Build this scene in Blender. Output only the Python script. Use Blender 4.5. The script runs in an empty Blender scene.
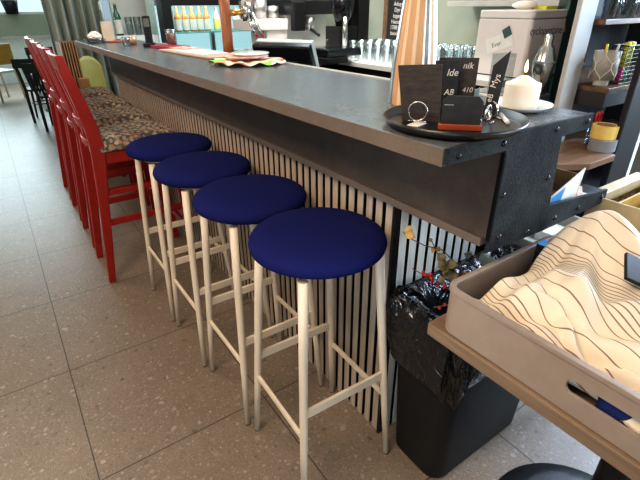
import bpy, bmesh, math, random
from mathutils import Vector, Matrix
random.seed(7)
PI = math.pi
sc = bpy.context.scene
COL = sc.collection

# ------------------------------------------------------------------ mesh builder
def ss(t):
    t = max(0, min(1, t)); return t*t*(3-2*t)

class MB:
    def __init__(self):
        self.v = []; self.f = []; self.m = []
    def add(self, vs, fs, mi=0):
        b = len(self.v)
        self.v += [tuple(x) for x in vs]
        self.f += [tuple(b+i for i in f) for f in fs]
        self.m += [mi]*len(fs)
        return self
    def box(self, x0, x1, y0, y1, z0, z1, mi=0, M=None):
        vs = [(x, y, z) for z in (z0, z1) for y in (y0, y1) for x in (x0, x1)]
        if M is not None: vs = [M @ Vector(v) for v in vs]
        return self.add(vs, [(0,2,3,1),(4,5,7,6),(0,1,5,4),(2,6,7,3),(0,4,6,2),(1,3,7,5)], mi)
    def tube(self, pts, rad, n=10, mi=0, flat=None, cap=True):
        pts = [Vector(p) for p in pts]
        if not isinstance(rad, (list, tuple)): rad = [rad]*len(pts)
        vs = []; prev = None
        for i, p in enumerate(pts):
            d = (pts[min(i+1, len(pts)-1)] - pts[max(i-1, 0)]).normalized()
            if prev is None:
                a = Vector((0,0,1)) if abs(d.z) < .9 else Vector((1,0,0))
                u = d.cross(a).normalized()
            else:
                u = (prev - d*prev.dot(d)).normalized()
            prev = u; w = d.cross(u)
            for k in range(n):
                t = 2*PI*k/n
                vs.append(p + (u*math.cos(t) + w*math.sin(t))*rad[i])
        fs = []
        for i in range(len(pts)-1):
            for k in range(n):
                a = i*n+k; b = i*n+(k+1) % n
                fs.append((a, b, b+n, a+n))
        if cap:
            fs.append(tuple(range(n))[::-1]); fs.append(tuple((len(pts)-1)*n+k for k in range(n)))
        return self.add(vs, fs, mi)
    def lathe(self, prof, n=32, c=(0,0,0), mi=0, sx=1, sy=1):
        vs = []; fs = []; m = len(prof)
        for k in range(n):
            t = 2*PI*k/n
            for r, z in prof:
                vs.append((c[0]+r*math.cos(t)*sx, c[1]+r*math.sin(t)*sy, c[2]+z))
        for k in range(n):
            for i in range(m-1):
                a = k*m+i; b = ((k+1) % n)*m+i
                fs.append((a, b, b+1, a+1))
        return self.add(vs, fs, mi)
    def prism(self, poly, z0, z1, mi=0, M=None):
        n = len(poly)
        vs = [(x, y, z0) for x, y in poly] + [(x, y, z1) for x, y in poly]
        if M is not None: vs = [M @ Vector(v) for v in vs]
        fs = [tuple(range(n))[::-1], tuple(range(n, 2*n))]
        fs += [(i, (i+1) % n, n+(i+1) % n, n+i) for i in range(n)]
        return self.add(vs, fs, mi)
    def bar(self, a, b, w, h, mi=0, upv=(0,0,1)):
        a = Vector(a); b = Vector(b); d = (b-a).normalized(); s = d.cross(Vector(upv)).normalized(); u = s.cross(d)
        vs = []
        for p in (a, b):
            for q in (-1, 1):
                for r in (-1, 1): vs.append(p + s*q*w/2 + u*r*h/2)
        return self.add(vs, [(0,1,3,2),(4,6,7,5),(0,4,5,1),(2,3,7,6),(0,2,6,4),(1,5,7,3)], mi)
    def build(self, name, mats, parent=None, bevel=0, smooth=False, sub=0, solid=0, loc=(0,0,0), rz=0, seg=2, ang=40):
        me = bpy.data.meshes.new(name)
        me.from_pydata(self.v, [], self.f)
        bm = bmesh.new(); bm.from_mesh(me)
        bmesh.ops.remove_doubles(bm, verts=bm.verts, dist=1e-6)
        bmesh.ops.recalc_face_normals(bm, faces=bm.faces)
        bm.to_mesh(me); bm.free()
        if not isinstance(mats, (list, tuple)): mats = [mats]
        for m in mats: me.materials.append(m)
        if len(mats) > 1 and len(me.polygons) == len(self.m):
            for p, i in zip(me.polygons, self.m): p.material_index = i
        if smooth:
            for p in me.polygons: p.use_smooth = True
        o = bpy.data.objects.new(name, me); COL.objects.link(o)
        if solid:
            s = o.modifiers.new('s', 'SOLIDIFY'); s.thickness = solid; s.offset = 0
        if bevel:
            b = o.modifiers.new('b', 'BEVEL'); b.width = bevel; b.segments = seg; b.limit_method = 'ANGLE'; b.angle_limit = math.radians(ang)
        if sub:
            s = o.modifiers.new('u', 'SUBSURF'); s.levels = sub; s.render_levels = sub
        o.location = loc; o.rotation_euler = (0, 0, rz)
        if parent: o.parent = parent
        return o

def thing(name, label, cat, loc=(0,0,0), rz=0, group=None):
    o = bpy.data.objects.new(name, None); COL.objects.link(o)
    o.empty_display_size = .05
    o.location = loc; o.rotation_euler = (0, 0, rz)
    return tag(o, label, cat, group)
def tag(o, label, cat, group=None, kind=None):
    if label: o['label'] = label
    if cat: o['category'] = cat
    if group: o['group'] = group
    if kind: o['kind'] = kind
    return o
def struct(o):
    o['kind'] = 'structure'; return o
def dup(root, loc, rz, label, group=None):
    r = root.copy(); COL.objects.link(r); r.location = loc; r.rotation_euler = (0, 0, rz)
    r['label'] = label
    if group: r['group'] = group
    for ch in list(root.children):
        c = ch.copy(); COL.objects.link(c); c.parent = r
        for g in list(ch.children):
            d = g.copy(); COL.objects.link(d); d.parent = c
    return r
def text(name, body, size, mat, parent, M, ext=.0004, shear=0):
    cu = bpy.data.curves.new(name, 'FONT'); cu.body = body; cu.size = size; cu.extrude = ext
    cu.align_x = 'CENTER'; cu.align_y = 'CENTER'; cu.shear = shear
    t = bpy.data.objects.new(name, cu); COL.objects.link(t)
    bpy.context.view_layer.update()
    me = bpy.data.meshes.new_from_object(t.evaluated_get(bpy.context.evaluated_depsgraph_get()))
    bpy.data.objects.remove(t)
    me.materials.clear(); me.materials.append(mat)
    o = bpy.data.objects.new(name, me); COL.objects.link(o)
    o.matrix_local = M
    if parent: o.parent = parent
    return o
def frame(o, x, n):   # matrix: local X along x, local Z along n
    x = Vector(x).normalized(); n = Vector(n).normalized(); y = n.cross(x).normalized(); x = y.cross(n)
    m = Matrix((x, y, n)).transposed().to_4x4(); m.translation = Vector(o); return m

# ------------------------------------------------------------------ materials
def base(name, col, rough=.5, metal=0, **kw):
    m = bpy.data.materials.new(name); m.use_nodes = True
    b = m.node_tree.nodes['Principled BSDF']
    b.inputs['Base Color'].default_value = (*col, 1); b.inputs['Roughness'].default_value = rough
    b.inputs['Metallic'].default_value = metal
    for k, v in kw.items(): b.inputs[k.replace('_', ' ')].default_value = v
    return m, m.node_tree, b
def N(nt, t, **kw):
    n = nt.nodes.new(t)
    for k, v in kw.items():
        if k in n.inputs: n.inputs[k].default_value = v
        else: setattr(n, k, v)
    return n
def noisy(name, col, col2=None, rough=.5, metal=0, scale=40, bump=.1, dist=.002, stretch=(1,1,1), detail=4, **kw):
    """procedural: colour varies with noise, with a light bump"""
    m, nt, b = base(name, col, rough, metal, **kw)
    if col2 is None: col2 = tuple(c*.85 for c in col)
    tc = N(nt, 'ShaderNodeTexCoord'); mp = N(nt, 'ShaderNodeMapping'); mp.inputs['Scale'].default_value = stretch
    no = N(nt, 'ShaderNodeTexNoise', Scale=scale, Detail=detail)
    r = N(nt, 'ShaderNodeMix', data_type='RGBA'); r.inputs[6].default_value = (*col, 1); r.inputs[7].default_value = (*col2, 1)
    L = nt.links.new
    L(tc.outputs['Object'], mp.inputs[0]); L(mp.outputs[0], no.inputs['Vector'])
    mr = N(nt, 'ShaderNodeMapRange'); mr.inputs[1].default_value = .35; mr.inputs[2].default_value = .65
    L(no.outputs[0], mr.inputs[0]); L(mr.outputs[0], r.inputs[0]); L(r.outputs[2], b.inputs['Base Color'])
    if bump:
        bp = N(nt, 'ShaderNodeBump', Strength=bump, Distance=dist)
        L(no.outputs[0], bp.inputs['Height']); L(bp.outputs[0], b.inputs['Normal'])
    return m
def emis(name, col, s):
    m, nt, b = base(name, col, .5)
    b.inputs['Emission Color'].default_value = (*col, 1); b.inputs['Emission Strength'].default_value = s
    return m

def floor_mat():
    m, nt, b = base('floor_stone', (.3,.27,.23), .38)
    L = nt.links.new
    tc = N(nt, 'ShaderNodeTexCoord')
    mp = N(nt, 'ShaderNodeMapping'); mp.inputs['Scale'].default_value = (1/.6, 1/.6, 1); mp.inputs['Location'].default_value = (.071/.6, -(1.157-.6)/.6+0.0, 0)
    L(tc.outputs['Object'], mp.inputs[0])
    sx = N(nt, 'ShaderNodeSeparateXYZ'); L(mp.outputs[0], sx.inputs[0])
    def edge(o):
        f = N(nt, 'ShaderNodeMath', operation='FRACT'); L(o, f.inputs[0])
        s = N(nt, 'ShaderNodeMath', operation='SUBTRACT'); L(f.outputs[0], s.inputs[0]); s.inputs[1].default_value = .5
        a = N(nt, 'ShaderNodeMath', operation='ABSOLUTE'); L(s.outputs[0], a.inputs[0])
        g = N(nt, 'ShaderNodeMath', operation='GREATER_THAN'); L(a.outputs[0], g.inputs[0]); g.inputs[1].default_value = .4965
        return g
    ex, ey = edge(sx.outputs[0]), edge(sx.outputs[1])
    mx = N(nt, 'ShaderNodeMath', operation='MAXIMUM'); L(ex.outputs[0], mx.inputs[0]); L(ey.outputs[0], mx.inputs[1])
    # stone: cloudy base, small chips, large pebbles
    n1 = N(nt, 'ShaderNodeTexNoise', Scale=5, Detail=6); L(tc.outputs['Object'], n1.inputs['Vector'])
    c1 = N(nt, 'ShaderNodeMix', data_type='RGBA'); c1.inputs[6].default_value = (.165,.126,.092,1); c1.inputs[7].default_value = (.255,.205,.160,1)
    L(n1.outputs[0], c1.inputs[0])
    prev = c1.outputs[2]
    nz = N(nt, 'ShaderNodeTexNoise', Scale=25, Detail=3); L(tc.outputs['Object'], nz.inputs['Vector'])
    av = N(nt, 'ShaderNodeVectorMath', operation='SCALE'); L(nz.outputs['Color'], av.inputs[0]); av.inputs['Scale'].default_value = .025
    ad = N(nt, 'ShaderNodeVectorMath', operation='ADD'); L(tc.outputs['Object'], ad.inputs[0]); L(av.outputs[0], ad.inputs[1])
    for scl, lo, hi, amt, ca, cb in ((260, .2, .5, .75, (.10,.075,.055,1), (.42,.35,.28,1)), (150, .2, .5, .75, (.09,.068,.050,1), (.36,.31,.26,1)), (70, .25, .42, .8, (.12,.095,.075,1), (.38,.33,.28,1)), (34, .24, .34, .75, (.10,.08,.062,1), (.40,.35,.30,1))):
        vo = N(nt, 'ShaderNodeTexVoronoi', Scale=scl, Randomness=1); L(ad.outputs[0], vo.inputs['Vector'])
        sp = N(nt, 'ShaderNodeSeparateColor'); L(vo.outputs['Color'], sp.inputs[0])
        cc = N(nt, 'ShaderNodeMix', data_type='RGBA'); cc.inputs[6].default_value = ca; cc.inputs[7].default_value = cb; L(sp.outputs[1], cc.inputs[0])
        g = N(nt, 'ShaderNodeMapRange'); g.inputs[1].default_value = lo; g.inputs[2].default_value = hi; g.inputs[3].default_value = 1; g.inputs[4].default_value = 0
        L(vo.outputs['Distance'], g.inputs[0])
        pick = N(nt, 'ShaderNodeMath', operation='GREATER_THAN'); L(sp.outputs[0], pick.inputs[0]); pick.inputs[1].default_value = {34: .72, 70: .55}.get(scl, .35)
        mu = N(nt, 'ShaderNodeMath', operation='MULTIPLY'); L(g.outputs[0], mu.inputs[0]); L(pick.outputs[0], mu.inputs[1])
        mu2 = N(nt, 'ShaderNodeMath', operation='MULTIPLY'); L(mu.outputs[0], mu2.inputs[0]); mu2.inputs[1].default_value = amt
        mm = N(nt, 'ShaderNodeMix', data_type='RGBA'); L(mu2.outputs[0], mm.inputs[0]); L(prev, mm.inputs[6]); L(cc.outputs[2], mm.inputs[7])
        prev = mm.outputs[2]
    fin = N(nt, 'ShaderNodeMix', data_type='RGBA'); L(mx.outputs[0], fin.inputs[0]); L(prev, fin.inputs[6]); fin.inputs[7].default_value = (.05,.042,.036,1)
    L(fin.outputs[2], b.inputs['Base Color'])
    bp = N(nt, 'ShaderNodeBump', Strength=.4, Distance=.002); inv = N(nt, 'ShaderNodeMath', operation='SUBTRACT'); inv.inputs[0].default_value = 1
    L(mx.outputs[0], inv.inputs[1]); L(inv.outputs[0], bp.inputs['Height']); L(bp.outputs[0], b.inputs['Normal'])
    return m

def counter_mat(name, c1, c2, rough, bump=.25, scale=260):
    m, nt, b = base(name, c1, rough)
    L = nt.links.new
    tc = N(nt, 'ShaderNodeTexCoord')
    n1 = N(nt, 'ShaderNodeTexNoise', Scale=9, Detail=8, Roughness=.65); L(tc.outputs['Object'], n1.inputs['Vector'])
    n2 = N(nt, 'ShaderNodeTexNoise', Scale=scale, Detail=3); L(tc.outputs['Object'], n2.inputs['Vector'])
    ad = N(nt, 'ShaderNodeMath', operation='MULTIPLY_ADD'); L(n2.outputs[0], ad.inputs[0]); ad.inputs[1].default_value = .6; L(n1.outputs[0], ad.inputs[2])
    mr = N(nt, 'ShaderNodeMapRange'); mr.inputs[1].default_value = .55; mr.inputs[2].default_value = 1.05; L(ad.outputs[0], mr.inputs[0])
    mx = N(nt, 'ShaderNodeMix', data_type='RGBA'); mx.inputs[6].default_value = (*c1, 1); mx.inputs[7].default_value = (*c2, 1)
    L(mr.outputs[0], mx.inputs[0]); L(mx.outputs[2], b.inputs['Base Color'])
    bp = N(nt, 'ShaderNodeBump', Strength=bump, Distance=.0012); L(n2.outputs[0], bp.inputs['Height']); L(bp.outputs[0], b.inputs['Normal'])
    return m

def wood_mat(name, c1, c2, rough=.5, stretch=(1,1,.08), scale=30, bump=.15):
    return noisy(name, c1, c2, rough, 0, scale, bump, .001, stretch, 6)

def floral_mat():
    m, nt, b = base('floral_fabric', (.2,.15,.1), .9)
    L = nt.links.new
    tc = N(nt, 'ShaderNodeTexCoord')
    no = N(nt, 'ShaderNodeTexNoise', Scale=50, Detail=2); L(tc.outputs['Object'], no.inputs['Vector'])
    sc_ = N(nt, 'ShaderNodeVectorMath', operation='SCALE'); L(no.outputs['Color'], sc_.inputs[0]); sc_.inputs['Scale'].default_value = .022
    ad = N(nt, 'ShaderNodeVectorMath', operation='ADD'); L(tc.outputs['Object'], ad.inputs[0]); L(sc_.outputs[0], ad.inputs[1])
    vo = N(nt, 'ShaderNodeTexVoronoi', Scale=48); L(ad.outputs[0], vo.inputs['Vector'])
    sp = N(nt, 'ShaderNodeSeparateColor'); L(vo.outputs['Color'], sp.inputs[0])
    cr = N(nt, 'ShaderNodeValToRGB'); cr.color_ramp.interpolation = 'CONSTANT'
    e = cr.color_ramp.elements; e[0].position = 0; e[0].color = (.38,.32,.26,1); e[1].position = .25; e[1].color = (.44,.36,.25,1)
    for p, c in ((.42, (.26,.25,.20,1)), (.58, (.42,.23,.16,1)), (.72, (.34,.29,.25,1)), (.86, (.52,.43,.31,1))):
        x = e.new(p); x.color = c
    L(sp.outputs[0], cr.inputs[0])
    g = N(nt, 'ShaderNodeMapRange'); g.inputs[1].default_value = .42; g.inputs[2].default_value = .62; L(vo.outputs['Distance'], g.inputs[0])
    mx = N(nt, 'ShaderNodeMix', data_type='RGBA'); L(g.outputs[0], mx.inputs[0]); L(cr.outputs[0], mx.inputs[6]); mx.inputs[7].default_value = (.10,.08,.07,1)
    L(mx.outputs[2], b.inputs['Base Color'])
    return m

def stripe_mat():
    m, nt, b = base('striped_cloth', (.8,.68,.5), .85)
    L = nt.links.new
    at = N(nt, 'ShaderNodeAttribute', attribute_name='cloth_uv')
    sx = N(nt, 'ShaderNodeSeparateXYZ'); L(at.outputs['Vector'], sx.inputs[0])
    def line(sock, freq, wid):
        a = N(nt, 'ShaderNodeMath', operation='MULTIPLY'); L(sock, a.inputs[0]); a.inputs[1].default_value = freq
        f = N(nt, 'ShaderNodeMath', operation='FRACT'); L(a.outputs[0], f.inputs[0])
        g = N(nt, 'ShaderNodeMath', operation='LESS_THAN'); L(f.outputs[0], g.inputs[0]); g.inputs[1].default_value = wid
        return g
    l1 = line(sx.outputs[0], 105, .22); l2 = line(sx.outputs[0], 38, .075)
    # zones of dense stripes alternate with zones of sparse ones
    a = N(nt, 'ShaderNodeMath', operation='MULTIPLY_ADD'); L(sx.outputs[0], a.inputs[0]); a.inputs[1].default_value = 5.2; a.inputs[2].default_value = .25
    f = N(nt, 'ShaderNodeMath', operation='FRACT'); L(a.outputs[0], f.inputs[0])
    z = N(nt, 'ShaderNodeMath', operation='LESS_THAN'); L(f.outputs[0], z.inputs[0]); z.inputs[1].default_value = .45
    mz = N(nt, 'ShaderNodeMix', data_type='FLOAT'); L(z.outputs[0], mz.inputs[0]); L(l2.outputs[0], mz.inputs[2]); L(l1.outputs[0], mz.inputs[3])
    mx = N(nt, 'ShaderNodeMix', data_type='RGBA'); L(mz.outputs[0], mx.inputs[0]); mx.inputs[6].default_value = (.80,.70,.56,1); mx.inputs[7].default_value = (.24,.16,.12,1)
    L(mx.outputs[2], b.inputs['Base Color'])
    tc = N(nt, 'ShaderNodeTexCoord')
    no = N(nt, 'ShaderNodeTexNoise', Scale=22, Detail=4); L(tc.outputs['Object'], no.inputs['Vector'])
    bp = N(nt, 'ShaderNodeBump', Strength=.5, Distance=.006); L(no.outputs[0], bp.inputs['Height']); L(bp.outputs[0], b.inputs['Normal'])
    return m

def liner_mat():
    m, nt, b = base('black_bin_liner', (.006,.006,.007), .16)
    tc = N(nt, 'ShaderNodeTexCoord'); no = N(nt, 'ShaderNodeTexNoise', Scale=11, Detail=3, Distortion=2.2)
    mp = N(nt, 'ShaderNodeMapping'); mp.inputs['Scale'].default_value = (1, 1, .6)
    n2 = N(nt, 'ShaderNodeTexNoise', Scale=3, Detail=1)
    cr = N(nt, 'ShaderNodeMix', data_type='RGBA'); cr.inputs[6].default_value = (.005,.005,.006,1); cr.inputs[7].default_value = (.016,.016,.018,1)
    bp = N(nt, 'ShaderNodeBump', Strength=1, Distance=.035)
    L = nt.links.new
    L(tc.outputs['Object'], mp.inputs[0]); L(mp.outputs[0], no.inputs['Vector']); L(no.outputs[0], bp.inputs['Height']); L(bp.outputs[0], b.inputs['Normal'])
    L(n2.outputs[0], cr.inputs[0]); L(cr.outputs[2], b.inputs['Base Color']); return m
M = {}
M['floor'] = floor_mat()
M['top'] = counter_mat('worktop_laminate', (.090,.098,.108), (.150,.160,.170), .25, .035)
M['fascia'] = counter_mat('fascia_laminate', (.066,.050,.041), (.105,.082,.068), .55, .15)
M['edge'] = counter_mat('laminate_edge', (.13,.10,.082), (.18,.142,.115), .5, .15)
M['steel_black'] = counter_mat('hammered_black_steel', (.003,.004,.0045), (.045,.052,.056), .75, 1, 200)
M['black_gap'] = noisy('black_backing', (.006,.006,.006), (.01,.01,.01), .8, bump=.05)
M['slat'] = wood_mat('slat_oak', (.50,.41,.33), (.36,.29,.23), .55, (1,1,.06), 60)
M['slat_end'] = wood_mat('slat_oak_daylit', (.78,.79,.74), (.64,.65,.61), .5, (1,1,.06), 60)  # same slats, colour lightened to carry the daylight on the counter end
M['navy'] = noisy('navy_wool', (.009,.012,.078), (.014,.019,.115), 1, 0, 900, .35, .0008, Specular_IOR_Level=.08)
M['white_wood'] = noisy('white_painted_wood', (.78,.68,.55), (.70,.60,.48), .42, 0, 18, .08, .001, (1,1,.15))
M['red'] = noisy('red_lacquer', (.32,.017,.012), (.27,.013,.009), .33, 0, 12, .03, .001)
M['floral'] = floral_mat()
M['bin'] = noisy('dark_grey_plastic', (.010,.011,.013), (.015,.016,.018), .5, 0, 120, .12, .001)
M['bag'] = liner_mat()
M['crate'] = noisy('taupe_plastic', (.315,.25,.205), (.29,.23,.19), .42, 0, 30, .05, .001)
M['crate2'] = noisy('beige_plastic', (.55,.45,.27), (.48,.39,.23), .45, 0, 30, .05, .001)
M['yellow'] = noisy('mustard_card', (.55,.33,.07), (.48,.28,.05), .6, 0, 30, .05, .001)
M['tabletop'] = wood_mat('table_oak', (.25,.175,.12), (.19,.13,.088), .45, (1,.08,1), 60)
M['cloth'] = stripe_mat()
M['black'] = noisy('satin_black', (.010,.010,.011), (.018,.018,.019), .35, 0, 80, .05)
M['black_gloss'] = noisy('gloss_black', (.008,.009,.012), (.014,.015,.02), .16, 0, 60, .03)
M['tray'] = noisy('tray_black', (.008,.008,.009), (.012,.012,.013), .34, 0, 60, .03)
M['black_metal'] = noisy('powder_coated_iron', (.012,.016,.018), (.02,.025,.028), .55, .2, 200, .1)
M['slate'] = noisy('brown_black_slate', (.030,.021,.017), (.050,.036,.029), .65, 0, 40, .5, .003, (1,1,3))
M['slate2'] = noisy('black_slate', (.010,.010,.011), (.022,.020,.020), .6, 0, 50, .35, .002)
M['chalk'] = noisy('white_chalk', (.85,.80,.72), (.6,.56,.5), .9, 0, 300, 0)
M['redwood'] = wood_mat('red_stained_wood', (.42,.085,.035), (.30,.055,.02), .45, (.1,1,1), 60)
M['steel'] = noisy('brushed_steel', (.62,.60,.58), (.5,.49,.47), .22, 1, 60, .04, .001, (1,1,.1))
M['steel_matt'] = noisy('matt_steel', (.55,.54,.53), (.42,.41,.40), .42, 1, 40, .05, .001)
M['wax'] = noisy('candle_wax', (.88,.80,.68), (.84,.76,.64), .4, 0, 8, .05, .002, Subsurface_Weight=.3)
M['flame'] = emis('flame', (1,.62,.22), 6)
M['porcelain'] = noisy('white_porcelain', (.82,.82,.80), (.78,.78,.76), .15, 0, 10, 0)
M['white_plastic'] = noisy('white_plastic', (.74,.68,.66), (.70,.64,.62), .35, 0, 6, .02, .001)
M['paper'] = noisy('white_paper', (.80,.78,.74), (.72,.70,.66), .8, 0, 30, .1, .001)
M['greytext'] = noisy('grey_ink', (.10,.10,.11), (.14,.14,.15), .6, 0, 50, 0)
M['blueink'] = noisy('blue_print', (.05,.28,.62), (.04,.22,.5), .5, 0, 30, 0)
M['wall'] = noisy('grey_green_plaster', (.30,.32,.26), (.27,.29,.235), .8, 0, 6, .1, .002)
M['wall_pale'] = noisy('pale_plaster', (.55,.56,.53), (.5,.51,.48), .8, 0, 5, .1, .002)
M['ceiling'] = noisy('ceiling_paint', (.70,.66,.60), (.66,.62,.56), .9, 0, 5, .1, .002)
M['radiator'] = noisy('white_enamel', (.72,.80,.80), (.66,.75,.75), .4, 0, 20, .05)
M['greypanel'] = noisy('sage_panel', (.36,.42,.34), (.32,.38,.31), .6, 0, 4, .05)
M['curtain'] = noisy('grey_green_curtain', (.50,.53,.47), (.40,.43,.38), .8, 0, 30, .1, .002, (1,1,.1))
M['bluepole'] = noisy('blue_grey_paint', (.30,.40,.50), (.26,.36,.46), .4, 0, 20, .03)
M['kraft'] = noisy('kraft_paper', (.30,.17,.08), (.22,.12,.055), .8, 0, 30, .3, .003)
M['carton'] = noisy('corrugated_card', (.42,.23,.09), (.35,.19,.07), .8, 0, 60, .1)
M['shell'] = noisy('pale_olive_plastic', (.50,.50,.20), (.45,.45,.18), .4, 0, 10, .03)
M['tapwood'] = wood_mat('tap_copper_wood', (.40,.135,.05), (.26,.08,.03), .35, (1,1,.1), 50)
M['brass'] = noisy('aged_brass', (.60,.33,.13), (.5,.26,.09), .3, 1, 50, .05)
M['orange'] = noisy('apricot_glint_and_sign', (.62,.37,.20), (.54,.31,.16), .35, 0, 20, .03, .001, (1,1,.1))  # warm reflections on the polished column as colour; also the warning triangle
M['cream'] = noisy('cream_glint', (.75,.58,.40), (.68,.52,.36), .35, 0, 20, .03, .001, (1,1,.1))  # pale reflections on the polished column, put into the colour
M['fridge_in'] = emis('lit_fridge_lining', (.50,.74,.80), .75)
M['beer'] = noisy('amber_glass', (.55,.23,.03), (.42,.16,.02), .12, 0, 20, .02)
M['greenglass'] = noisy('green_glass', (.02,.12,.06), (.02,.09,.05), .12, 0, 20, .02)
M['label'] = noisy('cream_label', (.72,.70,.62), (.60,.58,.5), .6, 0, 60, 0)
M['yellow_label'] = noisy('yellow_label', (.70,.60,.15), (.62,.52,.12), .6, 0, 60, 0)
M['teal'] = noisy('teal_edge', (.20,.50,.48), (.17,.45,.43), .3, 0, 20, 0)
M['tealdark'] = noisy('dark_teal_panel', (.05,.11,.10), (.04,.09,.085), .5, 0, 8, .05)
M['shelf_dark'] = noisy('dark_cabinet', (.030,.030,.034), (.045,.043,.046), .5, 0, 10, .08)
M['shelf_wood'] = wood_mat('walnut_shelf', (.19,.105,.06), (.12,.068,.04), .4, (.1,1,1), 40)
M['postwhite'] = noisy('off_white_trim', (.50,.48,.45), (.45,.43,.40), .5, 0, 10, .03)
M['darkframe'] = noisy('anthracite_frame', (.010,.011,.013), (.016,.017,.020), .5, 0, 60, .05)
M['terrace'] = noisy('pale_terrace', (.55,.62,.56), (.45,.53,.48), .8, 0, 3, .1)
M['hl_yellow'] = noisy('marker_yellow', (.75,.68,.04), (.7,.62,.03), .4, 0, 20, 0)
M['hl_pink'] = noisy('marker_pink', (.85,.08,.25), (.8,.07,.22), .4, 0, 20, 0)
M['hl_green'] = noisy('marker_green', (.03,.45,.10), (.03,.4,.09), .4, 0, 20, 0)
M['tape_yellow'] = noisy('yellow_tape', (.75,.52,.15), (.68,.46,.12), .35, 0, 20, 0)
M['tape_grey'] = noisy('grey_tape', (.24,.25,.27), (.20,.21,.23), .35, 0, 20, 0)
M['redp'] = noisy('red_plastic', (.50,.02,.02), (.42,.02,.02), .35, 0, 20, 0)
M['leaf'] = noisy('dried_leaf', (.24,.18,.09), (.16,.13,.065), .7, 0, 40, .3, .002)
M['leaf_y'] = noisy('yellow_leaf', (.50,.33,.12), (.42,.27,.09), .7, 0, 40, .2, .002)
M['twig'] = noisy('brown_twig', (.16,.09,.055), (.11,.065,.04), .8, 0, 80, .2)
M['berry'] = noisy('red_berry', (.42,.012,.02), (.34,.01,.018), .25, 0, 60, .03)
M['skin_white'] = noisy('crumpled_napkin', (.80,.74,.68), (.7,.65,.6), .85, 0, 30, .5, .004)
M['pinkpaper'] = noisy('pink_print', (.62,.28,.22), (.75,.62,.5), .6, 0, 25, 0)
M['boardwood'] = noisy('pale_board', (.60,.46,.34), (.52,.39,.28), .45, 0, 15, .05)
M['redbook'] = noisy('red_cover', (.40,.04,.06), (.34,.03,.05), .45, 0, 15, 0)
M['copper'] = noisy('copper_cup', (.60,.33,.22), (.5,.27,.18), .35, .6, 30, .03)
M['bluecloth'] = noisy('dark_blue_cloth', (.012,.03,.16), (.01,.022,.12), .9, 0, 60, .3)
M['screen'] = noisy('pale_screen_edge', (.62,.68,.66), (.58,.64,.62), .3, 0, 10, 0)
for k_, v_ in (('bin', .25), ('steel_black', .2), ('fascia', .3), ('black', .3), ('black_gap', .1)):
    M[k_].node_tree.nodes['Principled BSDF'].inputs['Specular IOR Level'].default_value = v_
def glass(name, col=(1,1,1), rough=0.02, alpha=.35, gcol=1):
    m, nt, b = base(name, col, rough)
    for n in list(nt.nodes):
        if n.type != 'OUTPUT_MATERIAL': nt.nodes.remove(n)
    out = [n for n in nt.nodes if n.type == 'OUTPUT_MATERIAL'][0]
    tr = N(nt, 'ShaderNodeBsdfTransparent'); tr.inputs[0].default_value = (*col, 1)
    gl = N(nt, 'ShaderNodeBsdfGlossy'); gl.inputs['Roughness'].default_value = rough; gl.inputs[0].default_value = (gcol, gcol, gcol, 1)
    lw = N(nt, 'ShaderNodeLayerWeight', Blend=alpha); mx = N(nt, 'ShaderNodeMixShader')
    nz = N(nt, 'ShaderNodeTexNoise', Scale=8); bp = N(nt, 'ShaderNodeBump', Strength=.03)
    nt.links.new(nz.outputs[0], bp.inputs['Height']); nt.links.new(bp.outputs[0], gl.inputs['Normal'])
    nt.links.new(lw.outputs['Facing'], mx.inputs[0]); nt.links.new(tr.outputs[0], mx.inputs[1]); nt.links.new(gl.outputs[0], mx.inputs[2])
    nt.links.new(mx.outputs[0], out.inputs[0])
    return m
M['glass'] = glass('clear_glass', (.90,.94,.94), .05, .3, .6)
M['pane'] = glass('window_glass', (.95,.98,.98), .01, .12)

# ------------------------------------------------------------------ camera
P, Yw, R = math.radians(27.72), math.radians(34.55), math.radians(-.43)
fw = Vector((math.sin(Yw)*math.cos(P), math.cos(Yw)*math.cos(P), -math.sin(P)))
r0 = Vector((math.cos(Yw), -math.sin(Yw), 0)); u0 = r0.cross(fw)
rt = r0*math.cos(R) + u0*math.sin(R); up = u0*math.cos(R) - r0*math.sin(R)
cam = bpy.data.cameras.new('camera'); co = bpy.data.objects.new('camera', cam); COL.objects.link(co)
m4 = Matrix((rt, up, -fw)).transposed().to_4x4(); m4.translation = Vector((0, 0, 1.35)); co.matrix_world = m4
cam.sensor_width = 36; cam.lens = 445.9/640*36; cam.clip_start = .02; cam.clip_end = 100
sc.camera = co

# ------------------------------------------------------------------ setting
X0, X1, YB, YF, ZC = -2.6, 2.78, -2.6, 11.3, 2.75
struct(MB().box(X0, 6.0, YB, YF+.3, -.06, 0).build('floor', M['floor']))
struct(MB().box(X0, 6.0, YB, YF+.3, ZC, ZC+.05).build('ceiling', M['ceiling']))
struct(MB().box(X0-.1, X0, YB, YF, 0, ZC).build('wall_left', M['wall_pale']))
struct(MB().box(X0, 6.0, YB-.1, YB, 0, ZC).build('wall_rear', M['wall_pale']))
struct(MB().box(X1, X1+.1, 1.36, YF, 0, 1.43).box(X1, X1+.1, 1.36, YF, 2.45, ZC).box(X1, X1+.1, 1.36, 3.15, 1.43, 2.45).box(X1, X1+.1, 9.2, YF, 1.43, 2.45).build('wall_right', M['wall']))
w3 = struct(MB().box(X1+.04, X1+.05, 3.15, 9.2, 1.43, 2.45).build('window_3', M['pane']))
f3 = MB()
for yy in (3.15, 4.65, 6.15, 7.65, 9.15): f3.box(X1+.01, X1+.08, yy, yy+.05, 1.43, 2.45)
f3.build('window_frame', M['radiator'], w3)
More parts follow.
